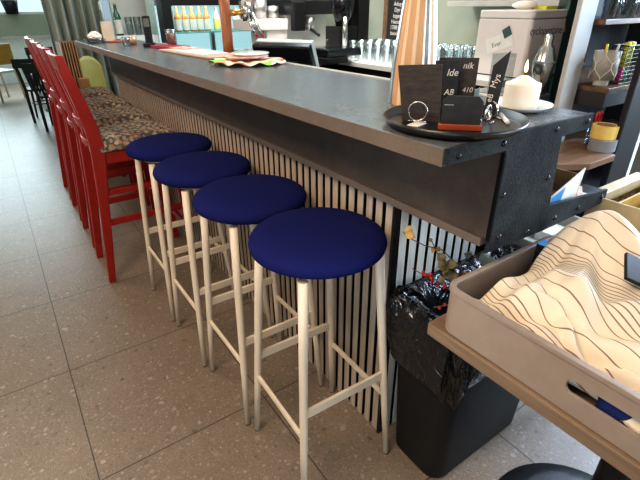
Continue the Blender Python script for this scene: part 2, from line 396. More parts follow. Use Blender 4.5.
# far wall: white dado, sage panel, ribbon window
struct(MB().box(X0, X1, YF, YF+.12, 0, .82).build('wall_far', M['radiator']))
struct(MB().box(X0, X1, YF-.03, YF+.12, .86, 1.24).build('trim_1', M['greypanel']))
struct(MB().box(X0, X1, YF-.05, YF+.12, .82, .86).build('trim_2', M['postwhite']))
w = struct(MB().box(X0, X1, YF+.05, YF+.06, 1.24, 2.5).build('window_1', M['pane']))
struct(MB().box(X0, X1, YF, YF+.12, 2.5, ZC).build('trim_3', M['wall_pale']))
fr = MB()
for x in (-2.5, -1.2, .1, 1.45): fr.box(x, x+.07, YF-.02, YF+.1, 1.24, 2.5)
fr.box(X0, X1, YF-.02, YF+.1, 1.24, 1.28); fr.build('window_frame', M['radiator'], w)
# outside, beyond both windows
struct(MB().box(-8, 12, YF+.4, YF+9, -.1, -.02).build('ground_outside', M['terrace']))
struct(MB().box(6.0, 14, -6, 12, -.1, -.02).build('terrace_outside', M['terrace']))
# white trim post, anthracite frame post and side window at the right
struct(MB().box(1.87, 1.99, .985, 1.005, 0, ZC).build('trim_4', M['postwhite'], bevel=.004))
struct(MB().box(1.965, 2.14, .76, .785, 0, ZC).build('trim_5', M['darkframe'], bevel=.004))
w = struct(MB().box(2.18, 6.0, .77, .78, .12, ZC).build('window_2', M['pane']))
struct(MB().box(2.141, 6.0, .76, .80, 0, .12).build('wall_right_low', M['terrace']))
f2 = MB(); f2.box(2.141, 2.18, .765, .79, .12, ZC); f2.box(2.18, 6, .765, .79, .12, .17); f2.box(3.3, 3.36, .765, .79, .17, ZC); f2.build('window_frame', M['radiator'], w)
struct(MB().box(2.44, 2.78, 1.345, 1.36, 0, ZC).build('wall_side', M['tealdark']))
struct(MB().box(2.64, 3.3, 1.32, 1.34, 0, ZC).build('wall_shelf_back', M['shelf_dark']))
struct(MB().box(5.95, 6.0, YB, .76, 0, .5).build('wall_right_far', M['wall_pale']))

# ------------------------------------------------------------------ bar counter
S = 1.133; YE = .488; YC = 4.0
bar = thing('bar_counter', 'long black-topped bar counter with dark fascia and vertical slatted base', 'bar counter', (.78, .77, 0))
def B(mb, name, mat, **k):
    o = mb.build(name, mat, bar, **k); o.location = (-.78, -.77, 0); return o
B(MB().prism([(.597, YE+.004), (1.078, YE+.004), (1.03, 2.6), (.945, YC), (.561, YC)], S-.032, S), 'worktop', M['top'], bevel=.0015)
B(MB().prism([(.5955, YE+.004), (.5975, YE+.004), (.5615, YC), (.5595, YC)], S-.0325, S-.0012), 'front_edge', M['edge'])
B(MB().box(.772, .79, YE+.004, YC-.01, .905, S-.032), 'fascia', M['fascia'])
B(MB().box(.760, .80, YE+.012, YC-.01, .888, .908), 'lower_lip', M['edge'], bevel=.0015)
B(MB().box(.79, 1.06, YE+.012, YC-.01, .885, .90), 'underside_board', M['black_gap'])
B(MB().box(.80, 1.03, .80, YC-.05, 0, .886), 'base_core', M['black_gap'])
sl = MB(); y = .793
while y < YC-.09:
    sl.box(.784, .7865, y, y+.0255, .002, .89); sl.box(.7868, .801, y+.0005, y+.025, .002, .89, 1); y += .0412
B(sl, 'front_slats', [M['slat'], M['black_gap']])
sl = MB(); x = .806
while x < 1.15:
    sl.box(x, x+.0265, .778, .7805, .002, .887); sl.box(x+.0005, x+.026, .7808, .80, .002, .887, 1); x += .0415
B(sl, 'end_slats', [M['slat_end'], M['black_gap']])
B(MB().box(1.03, 1.175, .80, .83, 0, .886), 'end_core', M['black_gap'])
B(MB().box(.780, .800, .778, .787, 0, .886), 'corner_post', M['black'])
ep = MB(); pl = [(.600, 1.134), (.600, 1.104), (.768, 1.101), (.768, .876), (.985, .868), (1.275, .872), (1.275, .908), (.985, .934), (.965, 1.098), (1.082, 1.100), (1.082, 1.134)]
Mx = Matrix(((1,0,0,0),(0,0,1,0),(0,1,0,0),(0,0,0,1)))
ep.prism(pl, YE-.004, YE+.004, M=Mx)
B(ep, 'end_panel', M['steel_black'], bevel=.0012)
B(MB().box(.7655, .7715, YE-.0045, YE+.004, .905, 1.095), 'shadow_gap', M['black_gap'])
for bx, bz in ((.628,1.117),(.755,1.118),(.934,1.119),(1.058,1.119),(.945,1.01),(.786,1.006),(.801,.907),(.911,.886),(1.023,.892),(1.128,.892),(1.246,.893)):
    b = MB().lathe([(0,.005),(.003,.0045),(.0058,.003),(.0065,0)], 12)
    o = b.build('bolt', M['black_gloss'], bar, smooth=True); o.rotation_euler = (PI/2, 0, 0); o.location = (bx-.78, YE-.004-.77, bz)
B(MB().box(.80, 1.272, YE+.004, .66, .885, .905), 'side_shelf', M['black'])
B(MB().box(1.04, 1.20, YE+.01, .655, .905, .908), 'shelf_paper', M['porcelain'])
B(MB().prism([(1.069,YE+.2),(1.080,YE+.2),(1.032,2.6),(.95,YC-.05),(.94,YC-.05),(1.021,2.6)], S+.0002, S+.004), 'rear_edge_strip', M['porcelain'])
B(MB().box(1.035, 1.055, .835, YC-.3, 0, .90), 'rear_panel', M['black_gap'])
# work surfaces behind the bar
wk = thing('service_worktop', 'low steel service worktop behind the bar counter', 'worktop', (1.25, .9, 0))
o = MB().box(-.18, .2, .2, 2.75, .86, .90).build('worktop', M['steel_matt'], wk, bevel=.003)
o = MB().box(-.16, .17, .22, 2.73, 0, .86).build('cabinet_body', M['black'], wk)
bb = thing('back_bar', 'white-edged back bar cabinet along the grey green wall', 'back bar', (2.0, 1.4, 0))
MB().box(-.02, .76, -.02, 2.5, .99, 1.02).build('worktop', M['porcelain'], bb, bevel=.003)
MB().box(0, .75, 0, 2.48, 0, .99).build('cabinet_body', M['black_gap'], bb)
MB().box(-.25, -.021, 1.25, 2.5, .99, 1.02).build('side_worktop', M['steel_matt'], bb, bevel=.003)
MB().box(-.24, -.005, 1.27, 2.48, 0, .99).build('side_cabinet', M['black_gap'], bb)

# ------------------------------------------------------------------ blue stools
def make_stool(label):
    t = thing('bar_stool', label, 'stool', (0,0,0), 0, 'blue topped bar stools along the counter')
    prof = [(0, .828), (.06, .8275), (.11, .826), (.150, .822), (.170, .816), (.181, .808), (.185, .797), (.182, .786), (.172, .779), (.155, .776), (0, .776)]
    MB().lathe(prof, 64).build('seat', M['navy'], t, smooth=True)
    MB().lathe([(0,.776),(.140,.776),(.140,.764),(0,.764)], 40).build('seat_base', M['white_wood'], t)
    ft, tp = .163, .118
    legs = {}
    for sx in (-1, 1):
        for sy in (-1, 1):
            a, b = Vector((sx*ft, sy*ft, .004)), Vector((sx*tp, sy*tp, .768))
            legs[sx, sy] = (a, b)
            l = MB().tube([a, a.lerp(b, .3), a.lerp(b, .75), b], [.0092, .0112, .0130, .0130], 14).build('leg', M['white_wood'], t, smooth=False)
            for p in l.data.polygons: p.use_smooth = len(p.vertices) == 4
            MB().tube([a-Vector((0,0,.004)), a+Vector((0,0,.003))], .0088, 12).build('foot_glide', M['black'], l)
    def rail(k1, k2, z, w_, h_):
        pa = legs[k1][0].lerp(legs[k1][1], z/.768); pb = legs[k2][0].lerp(legs[k2][1], z/.768)
        MB().bar(pa, pb, w_, h_).build('footrest' if h_ > .02 else 'stretcher', M['white_wood'], t, bevel=.002)
    rail((-1,-1), (1,-1), .350, .010, .030); rail((-1,1), (1,1), .350, .010, .030)
    rail((-1,-1), (-1,1), .262, .010, .018); rail((1,-1), (1,1), .262, .010, .018)
    return t
s0 = make_stool('blue topped white bar stool nearest the waste bin, first of the four')
s0.location = (.595, .875, 0); s0.rotation_euler = (0,0,-.03)
dup(s0, (.583, 1.247, 0), .0, 'blue topped white bar stool, second of the row counted from the waste bin')
dup(s0, (.568, 1.620, 0), .0, 'blue topped white bar stool, third of the row counted from the waste bin')
dup(s0, (.562, 2.00, 0), .0, 'blue topped white bar stool next to the red bar chairs')

# ------------------------------------------------------------------ red bar chairs
def make_chair(label):
    t = thing('bar_chair', label, 'chair', (0,0,0), 0, 'red bar chairs with floral seats')
    W = .36
    # path of a back post in (x, z), origin at the foot of the near back post
    path = [(0, 0, .036), (.024, .20, .042), (.054, .45, .050), (.078, .66, .062), (.086, .74, .066), (.080, .84, .062), (.058, .96, .054), (.034, 1.08, .046), (.020, 1.165, .034)]
    def post(y0):
        mb = MB(); n = len(path); vs = []
        for x, z, w_ in path:
            vs += [(x-w_/2, y0, z), (x+w_/2, y0, z), (x+w_/2, y0+.026, z), (x-w_/2, y0+.026, z)]
        fs = [(0,1,2,3), tuple(4*(n-1)+k for k in (3,2,1,0))]
        for i in range(n-1):
            for k in range(4): fs.append((4*i+k, 4*i+(k+1)%4, 4*i+4+(k+1)%4, 4*i+4+k))
        mb.add(vs, fs); return mb.build('back_leg', M['red'], t, bevel=.006, ang=60)
    post(0); post(W-.026)
    def xz(z):
        for (xa, za, _), (xb, zb, _) in zip(path, path[1:]):
            if za <= z <= zb: return xa + (xb-xa)*(z-za)/(zb-za)
    def curved_rail(name, z0, z1, bow, th):
        mb = MB(); vs = []; K = 8
        for i in range(K+1):
            yy = .013 + (W-.026)*i/K; c = bow*math.sin(PI*i/K)
            for z in (z0, z1):
                x = xz(z) - c; vs += [(x-th/2, yy, z), (x+th/2, yy, z)]
        fs = [(0,1,3,2), (4*K,4*K+2,4*K+3,4*K+1)]
        for i in range(K):
            a = 4*i
            fs += [(a,a+4,a+5,a+1), (a+2,a+3,a+7,a+6), (a,a+2,a+6,a+4), (a+1,a+5,a+7,a+3)]
        mb.add(vs, fs); mb.build(name, M['red'], t, bevel=.004)
    curved_rail('top_rail', 1.095, 1.164, .012, .022)
    curved_rail('back_rail', .825, .875, .03, .018)
    curved_rail('back_rail', .735, .765, .03, .016)
    for f_ in (.33, .67):
        yy = W*f_
        pts = [(xz(z)-.014*math.sin(PI*f_), yy, z) for z in (.70, .76, .85, .95, 1.05, 1.12)]
        mb = MB()
        vs = []
        for p in pts: vs += [(p[0]-.007, yy-.026, p[2]), (p[0]+.007, yy-.026, p[2]), (p[0]+.007, yy+.026, p[2]), (p[0]-.007, yy+.026, p[2])]
        fs = [(0,1,2,3), tuple(4*(len(pts)-1)+k for k in (3,2,1,0))]
        for i in range(len(pts)-1):
            for k in range(4): fs.append((4*i+k, 4*i+(k+1)%4, 4*i+4+(k+1)%4, 4*i+4+k))
        mb.add(vs, fs); mb.build('back_splat', M['red'], t, bevel=.003)
    for y0 in (.005, W-.035):
        MB().add([(.455,y0,0),(.487,y0,0),(.487,y0+.03,0),(.455,y0+.03,0),(.435,y0,.70),(.475,y0,.70),(.475,y0+.03,.70),(.435,y0+.03,.70)],
                 [(0,3,2,1),(4,5,6,7),(0,1,5,4),(1,2,6,5),(2,3,7,6),(3,0,4,7)]).build('front_leg', M['red'], t, bevel=.004)
        MB().box(.09, .47, y0+.003, y0+.024, .655, .715).build('seat_rail', M['red'], t, bevel=.003)
        MB().box(.055, .47, y0+.005, y0+.022, .325, .360).build('side_stretcher', M['red'], t, bevel=.003)
        MB().box(.075, .47, y0+.006, y0+.020, .490, .520).build('side_stretcher', M['red'], t, bevel=.003)
    MB().box(.445, .465, .02, W-.02, .655, .715).build('seat_rail', M['red'], t, bevel=.003)
    MB().box(.455, .475, .02, W-.02, .20, .235).build('footrest', M['red'], t, bevel=.003)
    # cushion
    mb = MB(); NX, NY = 14, 12; vs = []
    for i in range(NX+1):
        for j in range(NY+1):
            u, v = i/NX, j/NY
            e = (1-abs(2*u-1)**5)*(1-abs(2*v-1)**5)
            vs.append((.095+.40*u, -.004+(W+.008)*v, .745+.040*e**.5 + .006*math.sin(7*u+3*v)*e))
    nb = len(vs)
    for i in range(NX+1):
        for j in range(NY+1):
            u, v = i/NX, j/NY
            vs.append((.095+.40*u, -.004+(W+.008)*v, .718))
    fs = []
    for i in range(NX):
        for j in range(NY):
            a = i*(NY+1)+j; fs.append((a, a+NY+1, a+NY+2, a+1)); fs.append((nb+a, nb+a+1, nb+a+NY+2, nb+a+NY+1))
    bd = [(i*(NY+1)) for i in range(NX+1)] + [NX*(NY+1)+j for j in range(1, NY+1)] + [i*(NY+1)+NY for i in range(NX-1, -1, -1)] + [j for j in range(NY-1, 0, -1)]
    for a, b in zip(bd, bd[1:]+bd[:1]): fs.append((a, nb+a, nb+b, b))
    mb.add(vs, fs); mb.build('seat_cushion', M['floral'], t, bevel=.006, ang=50)
    for p in t.children[-1].data.polygons: p.use_smooth = True
    return t
c0 = make_chair('red lacquered bar chair with floral cushion, beside the last blue stool')
c0.location = (.235, 2.365, 0)
for k, lab in ((1, 'red bar chair with floral cushion, second of the row from the blue stools'),
               (2, 'red bar chair with floral cushion, third of the row from the blue stools'),
               (3, 'red bar chair farthest from the blue stools, by the brown bags')):
    dup(c0, (.235+.006*k, 2.365+.485*k, 0), 0, lab)

# ------------------------------------------------------------------ bin with liner and branches
def rrect(cx, cy, hx, hy, r, n=6):
    pts = []
    for sx, sy, a0 in ((1,1,0),(-1,1,90),(-1,-1,180),(1,-1,270)):
        for k in range(n+1):
            a = math.radians(a0+90*k/n); pts.append((cx+sx*(hx-r)+r*math.cos(a), cy+sy*(hy-r)+r*math.sin(a)))
    return pts
def loft(mb, rings, closed_bottom=True, closed_top=False, mi=0):
    n = len(rings[0]); vs = [p for r in rings for p in r]; fs = []
    for i in range(len(rings)-1):
        for k in range(n): fs.append((i*n+k, i*n+(k+1)%n, (i+1)*n+(k+1)%n, (i+1)*n+k))
    if closed_bottom: fs.append(tuple(range(n))[::-1])
    if closed_top: fs.append(tuple((len(rings)-1)*n+k for k in range(n)))
    mb.add(vs, fs, mi); return mb
BX, BY = 1.018, .632
wb = thing('waste_bin', 'dark grey rectangular waste bin with black liner under the crate table', 'bin', (BX, BY, 0))
rings = [[(x, y, z) for x, y in rrect(0, 0, hx, hy, .05)] for z, hx, hy in ((.002,.218,.098),(.01,.222,.102),(.35,.236,.114),(.60,.246,.124))]
rings += [[(x, y, z) for x, y in rrect(0, 0, hx, hy, .05)] for z, hx, hy in ((.60,.240,.118),(.30,.228,.106),(.02,.21,.092))]
o = loft(MB(), rings, True, True).build('bin_body', M['bin'], wb, smooth=True)
# liner: folded over the rim, wavy hem, crinkled
mb = MB(); K = 96; rg = []
base_ring = rrect(0, 0, 1, 1, .3, 23)
def ringpts(hx, hy, r): return rrect(0, 0, hx, hy, r, 23)
random.seed(3)
ph = [random.uniform(0, 6.28) for _ in range(8)]
prof = [(-.06, -.035, .3), (-.035, .0, .5), (-.015, .020, .8), (.014, .028, 1), (.028, .010, 1.3), (.034, -.03, 1.6), (.034, -.07, 1.8), (.030, -.11, 1.7), (.026, -.15, 1.4), (.020, -.18, 1.0)]
for off, dz, amp in [(-.08, -.30, .5)] + prof:
    pts = ringpts(.246+off, .124+off if .124+off > .03 else .03, min(.05, .12+off)); n = len(pts); r_ = []
    for k, (x, y) in enumerate(pts):
        t = 2*PI*k/n
        wv = .007*math.sin(5*t+ph[0]+dz*16) + .005*math.sin(11*t+ph[1]-dz*24) + .002*math.sin(23*t+ph[2])
        d = Vector((x, y)); nn = Vector((x/.246, y/.124)).normalized()
        hem = (.025*math.sin(2*t+ph[3]) + .012*math.sin(5*t+ph[4])) if dz < -.1 and off > 0 else 0
        hem *= (-dz/.17) if dz < 0 else 0
        yl = y > .09 and off > .005
        if yl: wv *= .15
        r_.append((x + nn.x*wv*amp*1.2, y + nn.y*wv*amp*1.2 - (.022*min(1, max(0, off)/.026) if yl else 0), .605+dz + hem + .008*math.sin(7*t+ph[5])*amp))
    rg.append(r_)
loft(mb, rg, False, False).build('bin_liner', M['bag'], wb, smooth=True)
MB().prism(rrect(0, 0, .19, .075, .05), .36, .37).build('rubbish', M['bag'], wb)

def leaf(mb, p, d, nrm, L_, W_, mi=0):
    p, d = Vector(p), Vector(d).normalized(); s = d.cross(Vector(nrm)).normalized(); n = s.cross(d)
    vs = [p, p+d*L_*.3+s*W_*.45+n*.002, p+d*L_*.3-n*.002, p+d*L_*.3-s*W_*.45+n*.003, p+d*L_*.65+s*W_*.42+n*.004, p+d*L_*.65, p+d*L_*.65-s*W_*.42+n*.004, p+d*L_]
    mb.add(vs, [(0,1,2),(0,2,3),(1,4,5,2),(2,5,6,3),(4,7,5),(5,7,6)], mi)
random.seed(11)
def branch(label, pts, leaves, berries, lm):
    t = thing('dried_branch', label, 'branch', pts[0])
    o0 = Vector(pts[0]); q = [Vector(p)-o0 for p in pts]
    MB().tube(q, [.0022-.0012*i/len(q) for i in range(len(q))], 6).build('stem', M['twig'], t, smooth=True)
    if leaves:
        for (i, f_, size) in leaves:
            a = q[i].lerp(q[i+1], f_); mb = MB()
            d = Vector((random.uniform(-1,1), random.uniform(-.7,.1), random.uniform(-.9,.9)))
            nv = Vector((-.55+random.uniform(-.35,.35), -.65, .45+random.uniform(-.35,.35))).normalized(); d = d - nv*d.dot(nv)*.8
            leaf(mb, a, d, nv, size*.78, size*.62)
            mb.build('leaf', lm, t, smooth=True, solid=.0006)
    for (i, f_) in berries:
        a = q[i].lerp(q[i+1], f_) + Vector((random.uniform(-.008,.008), random.uniform(-.01,.004), random.uniform(-.006,.01)))
        MB().lathe([(0,-.0048),(.0034,-.0034),(.0048,0),(.0034,.0034),(0,.0048)], 10, a).build('berry', M['berry'], t, smooth=True)
branch('dried branch with one yellow leaf, rising from the waste bin towards the stools', [(.98,.62,.52),(.945,.63,.64),(.90,.64,.72),(.83,.65,.79),(.76,.65,.825),(.70,.65,.865),(.682,.65,.885)],
       [(5,.2,.036),(5,.7,.034),(3,.5,.020),(3,.1,.016)], [], M['leaf_y'])
branch('dried branch with a clump of brown leaves above the waste bin', [(1.0,.60,.50),(.95,.62,.62),(.905,.64,.69),(.86,.65,.735),(.82,.65,.775),(.785,.65,.83)],
       [(1,.9,.045),(2,.0,.050),(2,.2,.050),(2,.4,.045),(2,.6,.050),(2,.8,.050),(3,.0,.048),(3,.2,.045),(3,.4,.045),(3,.6,.040),(3,.8,.035),(4,.1,.030),(4,.5,.022),(4,.95,.016),(2,.5,.04),(3,.1,.04)], [], M['leaf'])
branch('dried twig with dark red berries leaning on the bin rim', [(.97,.58,.52),(.90,.60,.63),(.83,.63,.69),(.77,.64,.735),(.72,.645,.775)],
       [(2,.2,.03),(1,.6,.03)], [(3,.2),(3,.0),(3,.1),(2,.8),(2,.6),(2,.9),(2,.3),(1,.95),(1,.8),(1,.5),(2,.1),(1,.3),(3,.15)], M['leaf'])
branch('low twig of red berries lying across the bin liner', [(1.0,.56,.60),(.92,.57,.645),(.84,.58,.66),(.765,.60,.665)],
       [], [(0,.3),(0,.6),(1,.1),(1,.3),(1,.7),(1,.9),(2,.3),(2,.6),(0,.9),(1,.5),(2,.1),(2,.8)], M['leaf'])
branch('green grey leafy sprig at the back of the waste bin', [(1.08,.60,.52),(1.05,.62,.64),(1.0,.64,.70),(.95,.65,.74)],
       [(1,.1,.05),(1,.4,.055),(1,.8,.05),(2,.3,.045),(2,.8,.04),(0,.8,.05),(1,.6,.05),(2,.0,.05)], [], noisy('grey_leaf', (.22,.27,.20), (.3,.36,.30), .5, 0, 40, .2))

# ------------------------------------------------------------------ crate table
tb = thing('side_table', 'small square table with oak top on a round black pedestal base', 'table', (1.0, .17, 0))
MB().prism(rrect(0, 0, .35, .352, .006, 3), .688, .72).build('tabletop', M['tabletop'], tb, bevel=.003)
MB().tube([(0,0,.012),(0,0,.69)], .038, 24).build('pedestal', M['black'], tb, smooth=True)
MB().lathe([(0,.022),(.06,.020),(.20,.014),(.25,.009),(.255,.004),(.255,0),(0,0)], 64).build('base_plate', M['black'], tb, smooth=True)
MB().box(-.15, .15, -.15, .15, .676, .687).build('mounting_plate', M['black'], tb)

CX0, CX1, CY1, CY0 = .659, 1.062, .496, -.105
cr = thing('storage_crate', 'taupe plastic stacking crate with hand holes, full of striped cloth', 'crate', ((CX0+CX1)/2, (CY0+CY1)/2, .7215))
cxm, cym = (CX0+CX1)/2, (CY0+CY1)/2; hx, hy = (CX1-CX0)/2, (CY1-CY0)/2
def crate_mesh():
    mb = MB(); H_ = .108
    outer = rrect(0, 0, hx, hy, .03, 6); 
    r1 = [(x*.975, y*.985, 0) for x, y in outer]; r2 = [(x*.975, y*.985, .004) for x, y in outer]
    mb2 = loft(MB(), [r1, r2], True, True)
    return outer, H_
outer, HC = crate_mesh()
th = .007
mb = MB()
def wallseg(mb, a, b, z0, z1, zb0=None):
    mb
# long walls with a hand hole: polygons with a gap, extruded inwards
def long_wall(xo, xi, hole):
    mb = MB(); ys = [-hy+.03, hole[0], hole[1], hy-.03]
    z0, z1, zl, zh = 0, HC, hole[2], hole[3]
    # outline of rounded hole
    hc = []; r = .011; yc0, yc1 = hole[0]+r, hole[1]-r; zc0, zc1 = zl+r, zh-r
    for cy_, cz_, a0 in ((yc1, zc1, 0), (yc0, zc1, 90), (yc0, zc0, 180), (yc1, zc0, 270)):
        for k in range(5):
            a = math.radians(a0+22.5*k); hc.append((cy_+r*math.cos(a), cz_+r*math.sin(a)))
    ob = [(hy-.03, z1), (-hy+.03, z1), (-hy+.03, z0), (hy-.03, z0)]
    vs = []; fs = []
    for x in (xo, xi):
        vs += [(x, a, b) for a, b in ob] + [(x, a, b) for a, b in hc]
    nn = 24
    for s in (0, nn):
        for q in range(4):
            h0 = s+4+q*5
            for k in range(4): fs.append((s+q, h0+k, h0+k+1))
            fs.append((s+q, h0+4, s+4+((q+1)*5) % 20, s+(q+1) % 4))
    for k in range(20): fs.append((4+k, 4+(k+1)%20, nn+4+(k+1)%20, nn+4+k))
    for k in range(4): fs.append((k, (k+1)%4, nn+(k+1)%4, nn+k))
    mb.add(vs, fs); return mb
hole = (.185-hy+.0, .185-hy+.14, .048, .080)
hole = (.160-cym-.058, .160-cym+.062, .042, .070)
wl = long_wall(-hx, -hx+th, hole)
wl.add(*[(v, f) for v, f in [(long_wall(hx-th, hx, hole).v, long_wall(hx-th, hx, hole).f)]][0])
# end walls and rounded corners
wl.box(-hx+.03, hx-.03, -hy, -hy+th, 0, HC); wl.box(-hx+.03, hx-.03, hy-th, hy, 0, HC)
for sx, sy, a0 in ((1,1,0),(-1,1,90),(-1,-1,180),(1,-1,270)):
    po = []; pi = []
    for k in range(7):
        a = math.radians(a0+15*k); c, s = math.cos(a), math.sin(a)
        po.append((sx*(hx-.03)+.03*c, sy*(hy-.03)+.03*s)); pi.append((sx*(hx-.03)+(.03-th)*c, sy*(hy-.03)+(.03-th)*s))
    wl.prism(po+pi[::-1], 0, HC)
wl.prism(rrect(0, 0, hx-.004, hy-.004, .028), 0, .005)
wl.build('crate_body', M['crate'], cr, bevel=.0012, seg=2)
# rim all around
rm = MB(); ro = rrect(0,0,hx+.003,hy+.003,.033,6); ri = rrect(0,0,hx-.010,hy-.010,.022,6); n = len(ro)
vs = [(x,y,z) for z in (HC-.008, HC+.002) for x,y in ro] + [(x,y,z) for z in (HC-.008, HC+.002) for x,y in ri]; fs = []
for k in range(n):
    j = (k+1) % n
    fs += [(k,j,n+j,n+k), (2*n+k,3*n+k,3*n+j,2*n+j), (n+k,n+j,3*n+j,3*n+k), (k,2*n+k,2*n+j,j)]
rm.add(vs, fs); rm.build('rim', M['crate'], cr, bevel=.0015)

# striped cloth heaped in the crate
def cloth():
    NX, NY = 110, 150
    xa, xb, ya, yb = CX0+.022, CX1-.022, CY0+.02, CY1-.035
    me = bpy.data.meshes.new('striped_cloth'); vs = []; uv = []
    for i in range(NX+1):
        for j in range(NY+1):
            u, v = i/NX, j/NY
            x, y = xa+(xb-xa)*u, ya+(yb-ya)*v
            # hem line: the cloth starts further from the corner at the near left
            h = .045
            h += .140*math.exp(-(((x-1.01)/.085)**2 + ((y-.385)/.10)**2))
            h += .105*math.exp(-(((x-.99)/.14)**2 + ((y-.24)/.13)**2))
            h += .060*math.exp(-(((x-.80)/.11)**2 + ((y-.37)/.09)**2))
            h += .055*math.exp(-(((x-.80)/.09)**2 + ((y-.22)/.16)**2))
            h += .05*math.exp(-(((x-.90)/.15)**2 + ((y-.05)/.14)**2))
            # folds running from the peak to the near side
            a = math.atan2(y-.40, x-1.03); r = math.hypot(y-.40, x-1.03)
            h += .013*math.sin(9*a+1.0+3*r)*ss(r/.2) + .006*math.sin(21*a+8*r)*ss(r/.25)
            w_ = (x-.74)*.85+(y-.30)*.5
            h -= .022*math.exp(-(w_/.02)**2)*ss((.45-y)/.1)
            h += .016*math.exp(-((w_-.035)/.018)**2)
            xr = .722+.018*math.sin(y*22+.6)+.010*math.sin(y*47)
            h += .026*math.exp(-((x-xr)/.009)**2)*ss((.37-y)/.04) - .012*math.exp(-((x-xr-.024)/.010)**2)*ss((.37-y)/.04)
            h += .010*math.sin((x-.7)*60+5*math.sin(y*9))*ss((.86-x)/.1)*ss((y-.0)/.1)
            e = min(u, 1-u, v, 1-v)
            h = .02 + (h-.02)*ss(e/.05+.25)
            vs.append((x+.012*math.sin(y*30+2)*ss((.1-u)/.1), y+.010*math.sin(x*28)*ss((v-.85)/.15), h + .732))
            q = x*.95 - y*.30 + .22*h + .012*math.sin(5*x+11*y) + .35*(y-.3)*(x-.85)
            uv.append((q, y, 0))
    fs = []
    for i in range(NX):
        for j in range(NY):
            a = i*(NY+1)+j; fs.append((a, a+NY+1, a+NY+2, a+1))
    me.from_pydata(vs, [], fs)
    at = me.attributes.new('cloth_uv', 'FLOAT_VECTOR', 'POINT')
    for k, q in enumerate(uv): at.data[k].vector = q
    me.materials.append(M['cloth'])
    for p in me.polygons: p.use_smooth = True
    o = bpy.data.objects.new('striped_cloth', me); COL.objects.link(o)
    s = o.modifiers.new('s', 'SOLIDIFY'); s.thickness = .0025; s.offset = 0
    tag(o, 'cream cloth with thin brown stripes heaped in the taupe crate', 'cloth')
cloth()
o = MB().prism(rrect(.70, .150, .022, .030, .015), .728, .79).build('blue_cloth', M['bluecloth'], None, bevel=.01, smooth=True); tag(o, 'dark blue folded cloth seen through the crate hand hole', 'cloth')
o = MB().box(-.035, .035, -.05, .05, 0, .008).build('tablet', M['black'], None, bevel=.002); o.location = (.915, .232, .890); o.rotation_euler = (.35, -.3, .5); tag(o, 'dark grey flat case lying on the striped cloth', 'case')
o = MB().box(0, .03, 0, .02, 0, .075).box(0,.03,0,.02,.0752,.077,1).build('small_box', [M['black'], M['blueink']], None, bevel=.002); o.location = (.945, .452, .775); tag(o, 'small dark blue box standing behind the striped cloth', 'box')

# second crate further right
c2 = thing('slatted_crate', 'beige slatted plastic crate with yellow trays, behind the striped cloth', 'crate', (1.372, .355, .7215), 0)
mb = MB(); h2 = .165
mb.box(-.115, .19, .155, .163, 0, .03); 
for k in range(13): mb.box(-.115+k*.0235, -.103+k*.0235, .155, .163, .03, h2-.03)
mb.box(-.115, .19, .14, .175, h2-.032, h2); mb.box(-.115,-.107,-.45,.163,0,h2); mb.box(.182,.19,-.45,.163,0,h2); mb.box(-.115,.19,-.45,-.442,0,h2); mb.box(-.115,.19,-.45,.16,0,.006)
mb.build('crate_body', M['crate2'], c2, bevel=.002)
MB().box(-.095, .175, .02, .026, .01, h2-.03).box(-.095, .175, .10, .106, .01, h2-.015).box(-.095,-.09,-.3,.1,.01,h2-.02).build('divider', M['yellow'], c2, bevel=.001)
st = thing('side_stand', 'plain dark stand holding the beige slatted crate', 'stand', (1.50, .15, 0))
MB().box(-.105, .22, -.35, .36, .69, .72).build('stand_top', M['black'], st, bevel=.003)
for a, b in ((-.09,-.33),(.2,-.33),(-.09,.34),(.2,.34)):
    MB().box(a-.012, a+.012, b-.012, b+.012, 0, .69).build('leg', M['black'], st)

# ------------------------------------------------------------------ tray with cards
tr = thing('serving_tray', 'round black serving tray on the counter corner, holding menu cards', 'tray', (.741, .597, S+.001))
MB().lathe([(0,.0),(.122,0),(.131,.004),(.139,.018),(.1415,.0185),(.134,.004),(.124,.0035),(0,.0035)], 72).build('tray_dish', M['tray'], tr, smooth=True)
T = S+.0046
def card(name, label, A, B_, hl, hr, th_, mat, lean=(0,0), cuts=0, grp=None, cat='sign'):
    """upright card standing between base points A and B_"""
    A, B_ = Vector((*A, 0)), Vector((*B_, 0)); L_ = (B_-A).length; ang = math.atan2(B_.y-A.y, B_.x-A.x)
    t = thing(name, label, cat, (A.x, A.y, T), ang, grp)
    poly = [(0,0),(L_,0),(L_+lean[1],hr-cuts),(L_+lean[1]-cuts,hr)] if cuts else [(0,0),(L_,0),(L_+lean[1],hr)]
    poly += [(lean[0]+cuts, hl), (lean[0], hl-cuts)] if cuts else [(lean[0], hl)]
    Mc = Matrix(((1,0,0,0),(0,0,1,0),(0,1,0,0),(0,0,0,1)))
    MB().prism(poly, -th_/2, th_/2, M=Mc).build('panel', mat, t, bevel=.0008)
    return t, L_
t, L_ = card('slate_card', 'blank brown slate card with a metal ring in front on tray', (.669,.668), (.717,.610), .108, .112, .004, M['slate'], (-.017, -.008))
rg = MB(); pts = [(.030+.0185*math.cos(a), -.012, .024+.0185*math.sin(a)) for a in [2*PI*k/28 for k in range(29)]]
rg.tube(pts, .0016, 8, cap=False); rg.build('ring_holder', M['steel'], t, smooth=True)
MB().tube([(.012,-.012,.0045),(.048,-.012,.0045)], .0015, 8).build('holder_foot', M['steel'], t, smooth=True)
t, L_ = card('slate_card', 'small black slate sign with clipped corners in a red wooden foot', (.683,.580), (.733,.526), .062, .062, .004, M['slate2'], (0, 0), .009)
MB().box(-.004, L_+.003, -.009, .007, 0, .010).build('wooden_foot', M['redwood'], t, bevel=.001)
